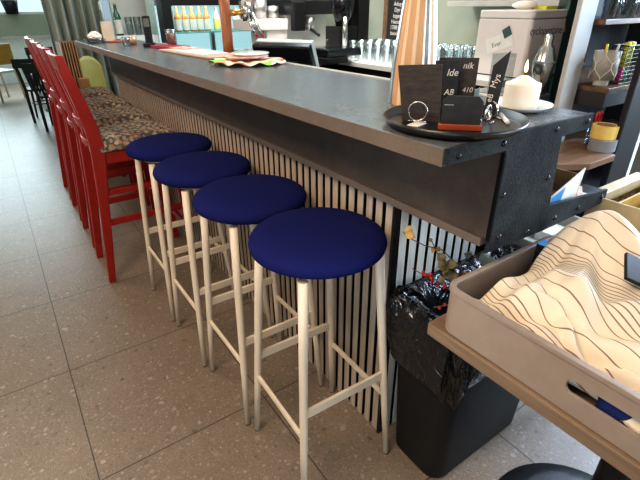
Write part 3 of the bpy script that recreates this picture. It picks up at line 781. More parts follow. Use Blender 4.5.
o = text('chalk_mark', '~~~', .010, M['chalk'], t, Matrix(), 0); o.matrix_local = frame((.012, -.0026, .046), (1,0,0), (0,-1,0))
t, L_ = card('chalk_card', 'black chalk card lettered lde, standing behind the slate cards', (.776,.690), (.818,.660), .108, .110, .003, M['slate2'])
o = text('lettering', 'lde', .020, M['chalk'], t, Matrix(), .0002, .2); o.matrix_local = frame((L_*.72, -.0022, .084), (1,0,0), (0,-1,0))
o = text('lettering', 'AB', .017, M['chalk'], t, Matrix(), .0002, .2); o.matrix_local = frame((L_*.66, -.0022, .044), (1,0,0), (0,-1,0))
t, L_ = card('chalk_card', 'brown chalk card lettered nik and 410 at the back of the tray', (.800,.702), (.860,.645), .112, .112, .003, M['slate'])
o = text('lettering', 'nik', .018, M['chalk'], t, Matrix(), .0002, .2); o.matrix_local = frame((L_*.74, -.0022, .096), (1,0,0), (0,-1,0))
o = text('lettering', '410', .015, M['chalk'], t, Matrix(), .0002, .2); o.matrix_local = frame((L_*.80, -.0022, .046), (1,0,0), (0,-1,0))
t, L_ = card('chalk_card', 'narrow chalk card seen nearly edge on beside the candle', (.858,.612), (.871,.592), .100, .130, .003, M['slate2'], (.004,.010))
o = text('lettering', 'Mys', .018, M['chalk'], t, Matrix(), .0002); o.matrix_local = frame((L_*.5+.002, -.0022, .070), (.25,0,1), (0,-1,0))
o = text('lettering', 'eB', .016, M['chalk'], t, Matrix(), .0002); o.matrix_local = frame((L_*.5-.004, -.0022, .035), (.25,0,1), (0,-1,0))
t, L_ = card('glass_card', 'small pale teal card between the brown chalk card and the candle', (.868,.662), (.882,.648), .040, .054, .002, noisy('pale_teal_card', (.42,.58,.60), (.36,.52,.54), .3, 0, 20, 0))
t.location.z = S+.0008
# silver clips
for k, (x, y, rz, lab) in enumerate(((.800,.560,.3,'silver card clip lying on the tray beside the red wooden foot'), (.836,.575,1.2,'silver curled card holder on the tray below the edge on card'))):
    mb = MB()
    pts = [(.016*math.cos(a), 0, .017+.016*math.sin(a)) for a in [2*PI*q/20*.9-1.2 for q in range(21)]]
    mb.tube(pts, .0022, 8); mb.tube([(-.014,-.012,.002),(.014,-.012,.002),(.016,.012,.002),(-.014,.012,.002)], .0018, 8)
    o = mb.build('card_holder', M['steel'], None, smooth=True); o.location = (x, y, T); o.rotation_euler = (0,0,rz); tag(o, lab, 'card holder')
p = MB().tube([(0,0,0),(.02,.02,0),(.024,.024,0),(.055,.055,0)], .0045, 12).build('marker_pen', M['porcelain'], None, smooth=True); p.location = (.812,.520,T+.0045); tag(p, 'short white marker pen lying on the black tray', 'pen')
for k, (x, y, rz, lab) in enumerate(((.672,.63,.3,'white paper scrap lying on the tray left of the brown slate'), (.775,.585,-.5,'white paper scrap lying on the tray behind the red wooden foot'))):
    o = MB().box(-.02,.02,-.012,.012,0,.0012).build('paper_scrap', M['paper'], None); o.location = (x,y,T); o.rotation_euler = (0,0,rz); tag(o, lab, 'paper')

# candle on saucer
sa = MB().lathe([(0,.004),(.04,.004),(.052,.006),(.070,.014),(.072,.0155),(.070,.0125),(.05,.002),(.035,0),(0,0)], 56).build('saucer', M['porcelain'], None, smooth=True)
sa.location = (.978, .606, S+.001); tag(sa, 'white saucer under the candle on the counter', 'saucer')
cd = thing('candle', 'thick white burning candle on a saucer beside the tray', 'candle', (.978, .606, S+.0055))
MB().lathe([(0,0),(.0360,0),(.0385,.003),(.0385,.052),(.0375,.055),(.034,.0555),(.028,.0575),(.018,.064),(.008,.070),(0,.071)], 48).build('wax_body', M['wax'], cd, smooth=True)
MB().tube([(0,0,.069),(.001,0,.079)], .0008, 6).build('wick', M['black'], cd)
MB().lathe([(0,.0765),(.0028,.079),(.0040,.085),(.0030,.093),(.0012,.100),(0,.104)], 14).build('flame', M['flame'], cd, smooth=True)

# tall tapering polished column, its reflections painted as apricot and cream bands
to = thing('drinks_tower', 'tall tapering polished column with painted apricot and cream reflections behind the tray', 'column', (.842, .815, S+.0005))
mb = MB(); n = 72; vs = []; fs = []; lv = [(0,.056),(.05,.054),(.12,.049),(.18,.042),(.25,.034),(.40,.025),(.50,.020),(.52,.02)]
for z, r in lv:
    for k in range(n):
        a = 2*PI*k/n; rr = r*(1+.045*math.cos(18*a)); vs.append((rr*math.cos(a), rr*math.sin(a), z))
b0 = 0
for i in range(len(lv)-1):
    for k in range(n):
        fs.append((i*n+k, i*n+(k+1)%n, (i+1)*n+(k+1)%n, (i+1)*n+k))
mb.add(vs, fs)
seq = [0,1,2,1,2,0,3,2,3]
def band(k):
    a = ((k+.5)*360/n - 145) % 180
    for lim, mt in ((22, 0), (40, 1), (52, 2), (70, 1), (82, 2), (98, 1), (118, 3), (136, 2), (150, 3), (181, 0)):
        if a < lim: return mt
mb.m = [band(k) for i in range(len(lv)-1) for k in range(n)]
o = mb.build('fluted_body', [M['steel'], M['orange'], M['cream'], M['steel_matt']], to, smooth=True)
MB().lathe([(0,.518),(.019,.518),(.022,.53),(.01,.55),(0,.552)], 24).build('cap', M['steel'], to, smooth=True)

def lace_mat():
    m, nt, b = base('lace_print', (.8,.7,.55), .85)
    tc = N(nt, 'ShaderNodeTexCoord'); vo = N(nt, 'ShaderNodeTexVoronoi', Scale=22); nt.links.new(tc.outputs['Object'], vo.inputs['Vector'])
    sp = N(nt, 'ShaderNodeSeparateColor'); nt.links.new(vo.outputs['Color'], sp.inputs[0])
    cr = N(nt, 'ShaderNodeValToRGB'); cr.color_ramp.interpolation = 'CONSTANT'; e = cr.color_ramp.elements
    e[0].position = 0; e[0].color = (.85,.76,.60,1); e[1].position = .35; e[1].color = (.65,.12,.08,1)
    for p_, c in ((.55, (.80,.70,.5,1)), (.7, (.30,.60,.12,1)), (.88, (.75,.35,.25,1))): e.new(p_).color = c
    nt.links.new(sp.outputs[0], cr.inputs[0]); nt.links.new(cr.outputs[0], b.inputs['Base Color']); return m
# ------------------------------------------------------------------ things on the counter, further along
def put(mb, name, mat, label, cat, loc, rz=0, group=None, **k):
    o = mb.build(name, mat, None, **k); o.location = loc; o.rotation_euler = (0,0,rz); return tag(o, label, cat, group)
# lace doily with plate
mb = MB(); n = 60
n = 96; rr_ = [(0,.006),(.055,.007),(.10,.010),(.125,.006),(.135,.004)]
for r, z in rr_:
    for k in range(n):
        a = 2*PI*k/n; w_ = r/.135
        mb.v.append(((r+.010*w_*math.cos(11*a))*1.15*math.cos(a), (r+.010*w_*math.cos(11*a))*math.sin(a), z+.006*w_*(1+math.sin(11*a))))
for i in range(4):
    for k in range(n): mb.f.append((i*n+k, i*n+(k+1)%n, (i+1)*n+(k+1)%n, (i+1)*n+k)); mb.m.append(0)
put(mb, 'lace_mat', lace_mat(), 'scalloped lace mat with red and green pattern on the counter', 'mat', (.90, 1.84, S+.0015), -.75, solid=.0015)
mb = MB(); mb.lathe([(0,0),(.07,0),(.085,.006),(.083,.009),(0,.005)], 40, sx=1.1)
put(mb, 'plate', M['pinkpaper'], 'flat plate with pinkish pattern lying on the lace mat', 'plate', (.905, 1.85, S+.024), 0, smooth=True)
put(MB().lathe([(0,0),(.06,0),(.083,.008),(.081,.011),(0,.006)], 40), 'plate', M['porcelain'], 'white plate lying on top of the patterned plate', 'plate', (.93, 1.87, S+.031), 0, smooth=True)
put(MB().box(-.09,.09,-.30,.30,0,.010), 'serving_board', M['boardwood'], 'long pale wooden board lying along the back counter edge', 'board', (.90, 2.40, S+.001), .08, bevel=.003)
put(MB().box(-.07,.07,-.20,.20,0,.002), 'printed_sheet', M['paper'], 'printed white sheet lying on the long wooden board', 'sheet', (.90, 2.42, S+.0115), .10)
put(MB().box(-.05,.05,-.07,.07,0,.006), 'menu_leaflet', M['pinkpaper'], 'pink and white leaflet at the far end of the board', 'leaflet', (.90, 2.60, S+.014), .3)
put(MB().box(-.07,.07,-.11,.11,0,.014), 'red_book', M['redbook'], 'flat red book lying behind the black card terminal', 'book', (.905, 2.86, S+.001), .2, bevel=.002)
gl = thing('drinking_glass', 'clear glass with pinkish drink standing on the red book', 'glass', (.925, 2.88, S+.016))
MB().lathe([(.022,.003),(.030,.085),(.0315,.085),(.024,0),(0,0),(0,.003),(.022,.003)], 24).build('glass_body', M['glass'], gl, smooth=True)
MB().lathe([(0,.006),(.021,.006),(.027,.065),(0,.065)], 24).build('drink', noisy('pink_drink', (.62,.42,.33), (.55,.36,.28), .2, 0, 20, 0), gl, smooth=True)
tm = thing('card_terminal', 'upright black handset in a charging cradle on the counter', 'handset', (.835, 3.03, S+.001), -.45)
MB().box(-.035,.035,-.03,.03,0,.022).build('cradle', M['black'], tm, bevel=.005)
o = MB().box(-.022,.022,-.010,.010,.0,.155).build('handset_body', M['black_gloss'], tm, bevel=.006); o.location = (0,0,.015); o.rotation_euler = (-.12,0,0)
d_ = MB().box(-.016,.016,-.0115,-.0100,.095,.14).build('display', noisy('grey_display', (.10,.11,.11), (.13,.14,.14), .2, 0, 10, 0), o)
put(MB().lathe([(0,0),(.022,0),(.026,.048),(.024,.048),(.02,.003),(0,.003)], 24), 'copper_cup', M['copper'], 'small copper coloured cup left of the handset', 'cup', (.80, 3.28, S+.001), smooth=True)
put(MB().lathe([(0,0),(.022,0),(.026,.050),(.024,.050),(.02,.003),(0,.003)], 24), 'clear_tumbler', M['glass'], 'clear tumbler beside the small copper cup', 'glass', (.74, 3.20, S+.001), smooth=True)
put(MB().box(-.09,.09,-.05,.05,0,.010), 'wooden_tray', M['redwood'], 'small reddish wooden tray at the far end of the counter', 'tray', (.80, 3.63, S+.001), .1, bevel=.003)
put(MB().prism([(-.045,0),(.045,0),(.045,.006),(-.045,.006)], 0, .12), 'menu_card', M['boardwood'], 'upright beige menu card at the far end of the counter', 'card', (.73, 3.62, S+.012), .5)
put(MB().lathe([(0,0),(.05,0),(.072,.028),(.068,.028),(.048,.004),(0,.004)], 28), 'napkin_bowl', M['glass'], 'shallow clear bowl holding crumpled napkins', 'bowl', (.635, 3.60, S+.001), smooth=True)
mb = MB(); random.seed(5); vs = []
for i in range(9):
    for k in range(16):
        a = 2*PI*k/16; r = .046*math.sin(PI*(i+.3)/9)*random.uniform(.7,1.15); vs.append((r*math.cos(a), r*math.sin(a), .004+.065*i/8))
mb.add(vs, [(i*16+k, i*16+(k+1)%16, (i+1)*16+(k+1)%16, (i+1)*16+k) for i in range(8) for k in range(16)])
put(mb, 'paper_napkin', M['skin_white'], 'crumpled white paper napkin in the clear bowl', 'napkin', (.635, 3.60, S+.006))

# ------------------------------------------------------------------ beer tap column
tp = thing('beer_tap', 'copper brown beer tap column behind the counter with two levers', 'tap', (1.082, 2.43, .90))
MB().tube([(0,0,0),(0,0,.60)], .028, 28).build('column', M['tapwood'], tp, smooth=True)
MB().tube([(0,0,.42),(.085,-.05,.42)], .016, 16).build('spout_arm', M['brass'], tp, smooth=True)
MB().lathe([(0,0),(.026,0),(.03,.05),(.024,.09),(0,.09)], 20, (.10,-.055,.38)).build('tap_head', M['steel'], tp, smooth=True)
for dx, dz in ((.0,0),(.035,.01)):
    l = MB().tube([(.09+dx,-.06,.42),(.115+dx,-.08,.34),(.13+dx,-.09,.315)], [.008,.007,.005], 10).build('spout', M['steel'], tp, smooth=True)
    MB().tube([(.128+dx,-.088,.318),(.134+dx,-.092,.305)], .0065, 10).build('spout_tip', M['redp'], l)
    MB().tube([(.085+dx,-.055,.45),(.095+dx,-.06,.56)], [.014,.022], 12).build('tap_lever', M['pinkpaper'] if dx else M['paper'], tp, smooth=True)

# ------------------------------------------------------------------ fridge with bottles
fx, fy = 1.40, 4.5
fg = thing('display_fridge', 'black framed glass display fridge lit pale blue behind the bar', 'fridge', (fx, fy, 0))
W_ = 1.35
MB().box(0,.085,0,.16,0,1.62).box(W_-.08,W_,0,.5,0,1.62).box(.085,W_-.08,0,.5,1.36,1.62).box(.085,W_-.08,0,.5,0,.35).build('fridge_frame', M['black'], fg, bevel=.003)
MB().box(.085,W_-.08,.46,.5,.35,1.36).build('lit_back', M['fridge_in'], fg)
MB().box(.085,W_-.08,.02,.45,1.125,1.14).build('shelf', M['teal'], fg)
MB().box(.085,W_-.08,.02,.45,.74,.75).build('shelf', M['teal'], fg)
MB().box(.60,.64,.40,.45,.35,1.125).box(.086,.10,.02,.45,.35,1.36).build('inner_post', M['steel_matt'], fg)
MB().box(.085,W_-.08,.004,.008,.35,1.36).build('glass_door', M['pane'], fg)
def bottle(name, label, loc, h, r, body, lab, grp):
    t = thing(name, label, 'bottle', loc, 0, grp)
    MB().lathe([(0,0),(r,0),(r,h*.55),(r*.8,h*.66),(r*.42,h*.76),(r*.38,h*.97),(0,h*.97)], 18).build('bottle_body', body, t, smooth=True)
    MB().lathe([(r*1.03,h*.06),(r*1.03,h*.50)], 18).build('bottle_label', lab, t, smooth=True)
    MB().lathe([(0,h),(r*.42,h),(r*.45,h*.95),(0,h*.95)], 12).build('bottle_cap', M['brass'], t)
    return t
names = ['leftmost', 'second from the left', 'middle', 'fourth from the left', 'rightmost']
for k in range(5):
    x = fx+.155+.072*k
    g = 'amber bottles in the display fridge'
    if k == 0: b0_ = bottle('beer_bottle', 'amber bottle with cream label in the lit fridge, leftmost of five', (x, fy+.08, 1.141), .210, .031, M['beer'], M['label'], g)
    else: dup(b0_, (x, fy+.08, 1.141), 0, 'amber bottle with cream label in the lit fridge, %s of five' % names[k])
nm = ['first', 'second', 'third', 'fourth', 'fifth', 'sixth']
for k in range(6):
    x = fx+.56+.105*k
    g = 'pale bottles in the display fridge'
    if k == 0: b1_ = bottle('juice_bottle', 'pale bottle with yellow label in the fridge, first right of the amber ones', (x, fy+.12, 1.141), .20, .032, M['label'], M['yellow_label'], g)
    else: dup(b1_, (x, fy+.12, 1.141), 0, 'pale bottle with yellow label in the fridge, %s right of the amber ones' % nm[k])

# glassware and green bottle left of the fridge
gs = thing('glass_cabinet', 'pale glass-fronted cabinet between the curtain and the black fridge', 'cabinet', (1.0, 4.62, 0))
MB().box(0,.37,.02,.3,0,1.12).build('cabinet_body', M['radiator'], gs, bevel=.003)
MB().box(.0,.37,.28,.3,1.12,1.6).build('back_panel', M['wall_pale'], gs)
MB().box(.0,.012,.02,.28,1.12,1.6).build('side_panel', M['pane'], gs)
MB().box(.358,.37,.02,.28,1.12,1.6).build('side_panel', M['pane'], gs)
b = bottle('green_bottle', 'dark green bottle standing in the pale glass-fronted cabinet', (1.055, 4.74, 1.121), .26, .034, M['greenglass'], M['label'], None)
for k in range(3):
    mb = MB().lathe([(0,0),(.028,0),(.034,.15),(.032,.15),(.026,.004),(0,.004)], 18)
    put(mb, 'tall_glass', M['glass'], ['tall clear glass next to the green bottle', 'tall clear glass in the middle of the pale cabinet', 'tall clear glass nearest the black fridge'][k], 'glass', (1.15+.075*k, 4.74, 1.121), group='glasses in the pale cabinet', smooth=True)

# ------------------------------------------------------------------ coffee machine etc
cm = thing('coffee_machine', 'grey and black espresso machine on the far back bar', 'coffee machine', (1.86, 3.22, 1.02))
MB().box(.12,.52,.12,.5,0,.34).build('machine_body', M['wall_pale'], cm, bevel=.01)
MB().box(.10,.54,-.02,.5,.27,.37).build('machine_top', M['black'], cm, bevel=.01)
MB().box(.10,.20,-.06,.0,.16,.36).build('front_panel', M['black'], cm, bevel=.008)
o = MB().lathe([(0,0),(.03,0),(.045,.09),(0,.09)], 20, (.30,.04,.16)).build('group_head', M['steel_matt'], cm, smooth=True)
MB().tube([(.30,.04,.17),(.28,-.12,.13)], .012, 10).build('portafilter', M['black'], cm, smooth=True)
MB().box(.12,.52,-.02,.13,0,.03).build('drip_tray', M['steel_matt'], cm, bevel=.003)
ms = thing('water_boiler', 'off-white boiler with hose beside the espresso machine', 'boiler', (1.62, 3.22, 1.02))
MB().box(0,.32,.0,.3,.17,.245).box(.14,.32,.02,.28,0,.17).build('boiler_body', M['white_plastic'], ms, bevel=.006)
MB().tube([(.02,-.01,.20),(.06,-.012,.20)], .016, 14).build('knob', M['tape_grey'], ms, smooth=True)
MB().tube([(.10,-.01,.17),(.10,-.01,.08),(.05,-.02,.04),(.05,-.02,-.02)], .006, 8).build('hose', M['black'], ms, smooth=True)
for k, (x, h, w_) in enumerate(((.05,.12,.050),(.163,.13,.057),(.272,.085,.050))):
    put(MB().lathe([(0,0),(w_*.9,0),(w_,h),(w_*.94,h),(w_*.84,.004),(0,.004)], 28), 'steel_container', M['steel_matt'],
        ['steel container on the boiler, nearest the tap column', 'tall steel container in the middle on the boiler', 'short steel container on the boiler, nearest the espresso machine'][k], 'container', (1.62+x, 3.37, 1.266), group='steel containers on the boiler', smooth=True)
gr = thing('coffee_grinder', 'black coffee grinder with chrome spout left of the glasses', 'grinder', (2.14, 2.80, 1.02))
MB().box(-.07,.09,-.06,.12,0,.20).build('grinder_body', M['black'], gr, bevel=.008)
MB().lathe([(0,.2),(.05,.2),(.085,.33),(.085,.42),(0,.42)], 24).build('hopper', M['black_gloss'], gr, smooth=True)
MB().tube([(-.05,-.09,.08),(-.05,-.09,.26)], .018, 14).build('spout', M['steel'], gr, smooth=True)
MB().box(.10,.20,-.05,.15,0,.42).build('side_tower', M['black'], gr, bevel=.006)
o = bottle('syrup_bottle', 'small clear pump bottle beside the coffee grinder', (1.90, 2.66, 1.021), .13, .02, M['glass'], M['label'], None)
rp = thing('receipt_printer', 'flat black receipt printer behind the counter, near the glasses', 'printer', (1.90, 2.47, 1.02), .1)
MB().box(-.16,.02,-.02,.14,.0,.035).build('printer_base', M['black'], rp, bevel=.004)
MB().box(-.14,.16,0,.16,.036,.085).build('printer_body', M['black_gloss'], rp, bevel=.006)

# pos terminal
ps = thing('till_screen', 'black till monitor seen from behind with pale screen edge', 'monitor', (1.215, 2.06, .90), -1.12)
MB().box(-.06,.06,-.05,.07,0,.015).build('stand_foot', M['black'], ps, bevel=.004)
MB().bar((0,.02,.01),(0,.0,.17),.05,.03).build('stand_arm', M['black'], ps)
Mt = Matrix.Rotation(-.35, 4, 'X')
o = MB().box(-.165,.165,-.02,.02,-.085,.11).build('monitor_body', M['black_gloss'], ps, bevel=.008); o.location = (0,.01,.185); o.rotation_euler = (.42,0,0)
o2 = MB().box(-.163,.163,.021,.048,-.088,.112).build('screen_panel', M['screen'], o, bevel=.003)
MB().box(-.10,-.02,-.034,-.021,-.03,.02).box(.03,.09,-.036,-.021,-.06,.04).build('port_cover', M['black'], o, bevel=.003)
mb = MB(); mb.tube([(-.12,-.03,-.04),(-.06,-.05,.02),(.0,-.045,.03),(.06,-.05,-.05)], .004, 8); mb.build('cable', M['black'], o, smooth=True)
# plate and cable near the glasses
put(MB().lathe([(0,0),(.05,0),(.085,.012),(.083,.015),(0,.005)], 32), 'small_dish', M['porcelain'], 'white dish on the low worktop left of the fluted column', 'dish', (1.28, 1.42, .901), smooth=True)
mb = MB(); mb.tube([(.07*math.cos(a), 0, .075+.055*math.sin(a)) for a in [2*PI*k/24 for k in range(25)]], .004, 8, cap=False)
put(mb, 'cable_loop', M['black'], 'loop of black cable standing on the back bar edge', 'cable', (2.03, 1.98, 1.005), -.6, smooth=True)

# glasses on the back bar
gm = MB().lathe([(0,0),(.024,0),(.031,.115),(.0295,.115),(.0225,.006),(0,.006)], 16)
g0 = None; cnt = 0
rows = [(x, y) for x in (2.12, 2.20, 2.28, 2.36) for y in [1.80+.085*k for k in range(11)]]
def rowlab(i, j):
    return 'clear tumbler on the back bar, %s row from the edge, %s from the coffee grinder' % (['front','second','third','rear'][i], ['first','second','third','fourth','fifth','sixth','seventh','eighth','ninth','tenth','eleventh'][10-j])
for n_, (x, y) in enumerate(rows):
    i, j = n_//11, n_ % 11
    if g0 is None:
        g0 = put(gm, 'tumbler', M['glass'], rowlab(i, j), 'glass', (x, y, 1.021), group='tumblers on the back bar', smooth=True)
    else:
        o = g0.copy(); COL.objects.link(o); o.location = (x+random.uniform(-.004,.004), y, 1.021); o['label'] = rowlab(i, j)
for k in range(6):
    o = g0.copy(); COL.objects.link(o); o.location = (2.45+.08*(k % 2), 1.83-.075*(k//2), 1.021); o.scale = (1, 1, 1.15)
    o['label'] = 'clear tumbler by the white box machine, %s of the %s pair' % (['left','right'][k % 2], ['far','middle','near'][k//2]); o['group'] = 'tumblers beside the white box machine'

# chalkboard on the wall
cb = thing('chalkboard', 'black wooden-framed chalkboard with white chalk writing on the wall', 'chalkboard', (2.775, 2.86, 1.10))
MB().box(-.02,0,-.17,.15,0,.75).build('board_surface', M['slate2'], cb)
MB().box(-.028,0,.15,.195,-.02,.77).box(-.028,0,-.195,-.17,-.02,.77).box(-.028,0,-.17,.15,-.02,0).box(-.028,0,-.17,.15,.75,.77).build('board_frame', M['shelf_wood'], cb, bevel=.002)
for k, s_ in enumerate(['Somsen', 'Aduy', 'Dyr', 'logen', 'Hansen', '1788 wil', 'beco to']):
    o = text('chalk_line', s_, .042, M['chalk'], cb, Matrix(), .0003); o.matrix_local = frame((-.0212, .04, .30-.042*k), (0,-1,0), (-1,0,0))

# white box machine
im = thing('ice_maker', 'white box appliance lettered cyclopentane with a paper note', 'ice maker', (2.14, 1.34, 1.02))
MB().prism([(x, y) for x, y in rrect(.15, .155, .15, .155, .02, 4)], .005, .265).build('cabinet', M['white_plastic'], im, bevel=.003)
MB().prism(rrect(.15, .155, .149, .154, .02, 4), .268, .305).build('lid', M['white_plastic'], im, bevel=.006)
MB().prism(rrect(.15, .155, .145, .15, .02, 4), .262, .27).build('lid_seam', M['steel_matt'], im)
MB().prism(rrect(.15, .155, .147, .152, .02, 4), 0, .006).build('base_frame', M['black'], im)
o = text('lettering', 'cyclopentane', .052, M['greytext'], im, Matrix(), .0003); o.matrix_local = frame((.132, -.0006, .215), (1,0,0), (0,-1,0))
MB().prism([(.278,.205),(.302,.205),(.29,.238)], -.0018, -.0006, M=Mx).build('warning_triangle', M['orange'], im)
Mn = frame((-.0010, .16, .16), (0,-1,.35), (-1,0,0))
MB().box(-.075,.075,-.035,.035,0,.001, M=Mn).build('paper_note', M['paper'], im)
Mn2 = frame((-.0024, .125, .208), (0,-1,.6), (-1,0,0))
MB().box(-.022,.022,-.022,.022,0,.001, M=Mn2).build('blue_sticker', M['tealdark'], im)
o = text('lettering', 'Ever', .030, M['greytext'], im, Matrix(), .0003); o.matrix_local = frame((-.0026, .175, .150), (0,-1,.35), (-1,0,0))
put(MB().lathe([(0,0),(.02,.002),(.035,.014),(.036,.024),(.02,.036),(0,.040)], 24, sx=1, sy=1.6), 'ice_scoop', M['wax'], 'smooth cream coloured scoop lying on the white box appliance', 'scoop', (2.25, 1.47, 1.326), .5, smooth=True)
put(MB().box(-.06,.06,-.03,.03,0,.015), 'yellow_pad', M['hl_yellow'], 'flat yellow pad lying on the white box appliance lid', 'pad', (2.36, 1.42, 1.326), .1)

# wall shelf over it
ws = thing('wall_shelf', 'pale wall shelf above the white box appliance', 'shelf', (2.52, 1.45, 1.34))
MB().box(.0,.255,.0,.75,0,.03).build('shelf_board', M['postwhite'], ws, bevel=.002)
MB().box(.02,.2,.02,.32,.03,.12).build('wooden_crate_front', M['boardwood'], ws, bevel=.002)

# shaker and clear container
sh = thing('cocktail_shaker', 'polished steel cocktail shaker on the back bar behind the candle', 'shaker', (2.0, 1.165, 1.0))
MB().lathe([(0,0),(.032,0),(.046,.13),(.045,.135),(.030,.185),(.018,.200),(.018,.232),(.012,.240),(0,.241)], 36).build('shaker_body', M['steel'], sh, smooth=True)
MB().lathe([(.0465,.128),(.0475,.131),(.0465,.137)], 36).build('joint_ring', M['steel_matt'], sh, smooth=True)
sh.location = (1.945, 1.128, 1.0005)
ld = thing('low_cabinet', 'low black cabinet carrying the shaker beside the white post', 'cabinet', (1.80, 1.10, 0))
MB().box(0,.19,0,.27,0,.975).build('cabinet_body', M['black'], ld)
MB().box(-.01,.19,-.005,.275,.975,1.0).build('cabinet_top', M['steel_matt'], ld)
put(MB().box(-.045,.045,-.03,.03,0,.16), 'clear_container', M['glass'], 'clear plastic container right of the cocktail shaker', 'container', (1.85, 1.26, 1.001), 0, bevel=.003)

# ------------------------------------------------------------------ shelf unit right
su = thing('shelf_unit', 'dark open shelf unit between the white post and the anthracite frame', 'shelf', (2.0, .98, 0))
MB().prism([(.0,.03),(.62,.335),(.64,.335),(.02,.03)], 0, 2.2).build('side_panel', M['shelf_dark'], su)
MB().box(1.05,1.08,.0,.33,0,2.2).build('side_panel', M['shelf_dark'], su)
for z, y0, mt in ((1.275,-.02,'shelf_wood'),(1.025,-.10,'shelf_wood'),(.70,.0,'shelf_wood'),(.35,.03,'shelf_dark')):
    MB().prism([(.03,y0),(1.05,y0),(1.05,.33),(.645,.33),(.03,.032)],z,z+.020).build('shelf_board', M[mt], su, bevel=.002)
MB().prism([(.03,-.095),(1.05,-.095),(1.05,.28),(.55,.28),(.03,.03)],.965,1.0245).build('drawer', M['shelf_dark'], su, bevel=.003)
MB().prism([(.06,.052),(.60,.318),(.60,.300),(.07,.040)],1.13,1.16).build('side_rail', M['shelf_wood'], su)
for k in range(7):
    o = g0.copy(); COL.objects.link(o); o.location = (2.12+.085*k, 1.00+.02*(k%2), 1.296); o['label'] = 'clear tumbler on the top shelf of the dark unit, %s from the white post' % ['first','second','third','fourth','fifth','sixth','seventh'][k]; o['group'] = 'tumblers on the dark shelf unit'
# pen pot
pp = thing('pen_pot', 'cream ceramic pot with wavy line relief holding pens', 'pot', (2.075, .94, 1.046))
MB().lathe([(0,0),(.028,0),(.030,.022),(.030,.024)], 32).build('pot_base', M['wax'], pp, smooth=True)
mb = MB().lathe([(0,.024),(.045,.026),(.048,.135),(.045,.135),(.042,.03),(0,.03)], 40)
mb.build('pot_body', noisy('ceramic_beige', (.46,.42,.36), (.36,.32,.28), .5, 0, 40, .2), pp, smooth=True)
mb = MB()
for k in range(10):
    a0 = 2*PI*k/10; sg = 1 if k % 2 else -1
    mb.tube([((.0485)*math.cos(a0+sg*.35*math.sin(z*60)), (.0485)*math.sin(a0+sg*.35*math.sin(z*60)), z) for z in [.026+.11*q/14 for q in range(15)]], .0016, 5)
mb.build('relief_lines', M['wax'], pp, smooth=True)
for k, (dx, dy, m_, lab) in enumerate(((-.02,0,'hl_yellow','yellow pen in the cream ceramic pot'),(.01,.01,'redp','red tipped pen in the cream ceramic pot'),(.025,-.01,'paper','white pen in the cream ceramic pot'))):
    put(MB().tube([(0,0,0),(dx*.5,dy,.13)], .005, 8), 'pen', M[m_], lab, 'pen', (2.075+dx*.7, .94+dy, 1.076), smooth=True)
# wire basket with markers
wbk = thing('wire_basket', 'black wire mesh basket holding coloured markers on the dark shelf', 'basket', (2.215, .935, 1.046))
mb = MB()
for k in range(9):
    x = -.06+.015*k
    for yy in (-.03, .03): mb.tube([(x,yy,0),(x,yy,.15)], .0013, 5)
for k in range(10):
    z = .003+.0163*k; mb.tube([(-.06,-.03,z),(.06,-.03,z),(.06,.03,z),(-.06,.03,z),(-.06,-.03,z)], .0013 if k < 9 else .0028, 5, cap=False)
for k in range(5):
    yy = -.03+.015*k
    for x in (-.06,.06): mb.tube([(x,yy,0),(x,yy,.15)], .0013, 5)
mb.build('wire_mesh', M['black'], wbk)
for k, (x, y, m_, lab) in enumerate(((-.028,-.012,'hl_pink','yellow marker with pink cap in the wire basket'),(.012,-.012,'hl_green','yellow marker with green cap in the wire basket'),(.040,.006,'tape_grey','grey marker at the right side of the wire basket'))):
    t = thing('marker', lab, 'marker', (2.215+x, .935+y, 1.052))
    MB().tube([(0,0,0),(0,0,.06)], .013, 14).build('marker_cap', M[m_], t, smooth=True)
    MB().tube([(0,0,.06),(0,0,.155)], .0125, 14).build('marker_barrel', M['hl_yellow'] if k < 2 else M['paper'], t, smooth=True)
# tape rolls and scissors
def roll(label, mat, loc, r, h):
    t = thing('tape_roll', label, 'tape', loc)
    MB().lathe([(r*.72,0),(r,0),(r,h),(r*.72,h),(r*.72,0)], 36).build('tape', mat, t, smooth=False)
    MB().lathe([(r*.70,0),(r*.72,0),(r*.72,h),(r*.70,h),(r*.70,0)], 36).build('core', M['carton'], t)
roll('grey duct tape roll under the yellow tape on the wooden shelf', M['tape_grey'], (1.945, .81, .826), .05, .045)
roll('yellow tape roll on top of the grey duct tape', M['tape_yellow'], (1.955, .82, .872), .048, .05)
wsf = thing('wooden_shelf', 'walnut shelf board at the counter end carrying tape rolls', 'shelf', (1.75, .80, 0))
MB().prism([(-.18,.25),(-.18,.04),(-.02,-.06),(.17,-.06),(.205,.0),(.30,.0),(.30,.17),(.10,.17)], .80, .825).build('shelf_board', M['shelf_wood'], wsf, bevel=.002)
MB().box(-.12,.11,.0,.16,0,.80).build('cabinet_body', M['black_gap'], wsf)
for k, (x, y, lab) in enumerate(((2.000,.874,'red handled scissors in the clear beaker, left pair'),(2.022,.886,'red handled scissors in the clear beaker, right pair'))):
    t = thing('scissors', lab, 'scissors', (x, y, .884))
    for s_ in (-1,1):
        MB().tube([(.014*s_+.011*math.cos(a), 0, .05+.02*math.sin(a)) for a in [2*PI*q/16 for q in range(17)]], .003, 6, cap=False).build('handle', M['redp'], t, smooth=True)
        MB().bar((.006*s_,0,.03),(-.004*s_,0,-.05),.002,.008, upv=(1,0,0)).build('blade', M['steel'], t)

put(MB().lathe([(0,0),(.030,0),(.034,.075),(.032,.075),(.028,.004),(0,.004)], 24), 'beaker', M['glass'], 'clear beaker with two scissors behind the tape rolls', 'beaker', (2.011, .880, .826), smooth=True)
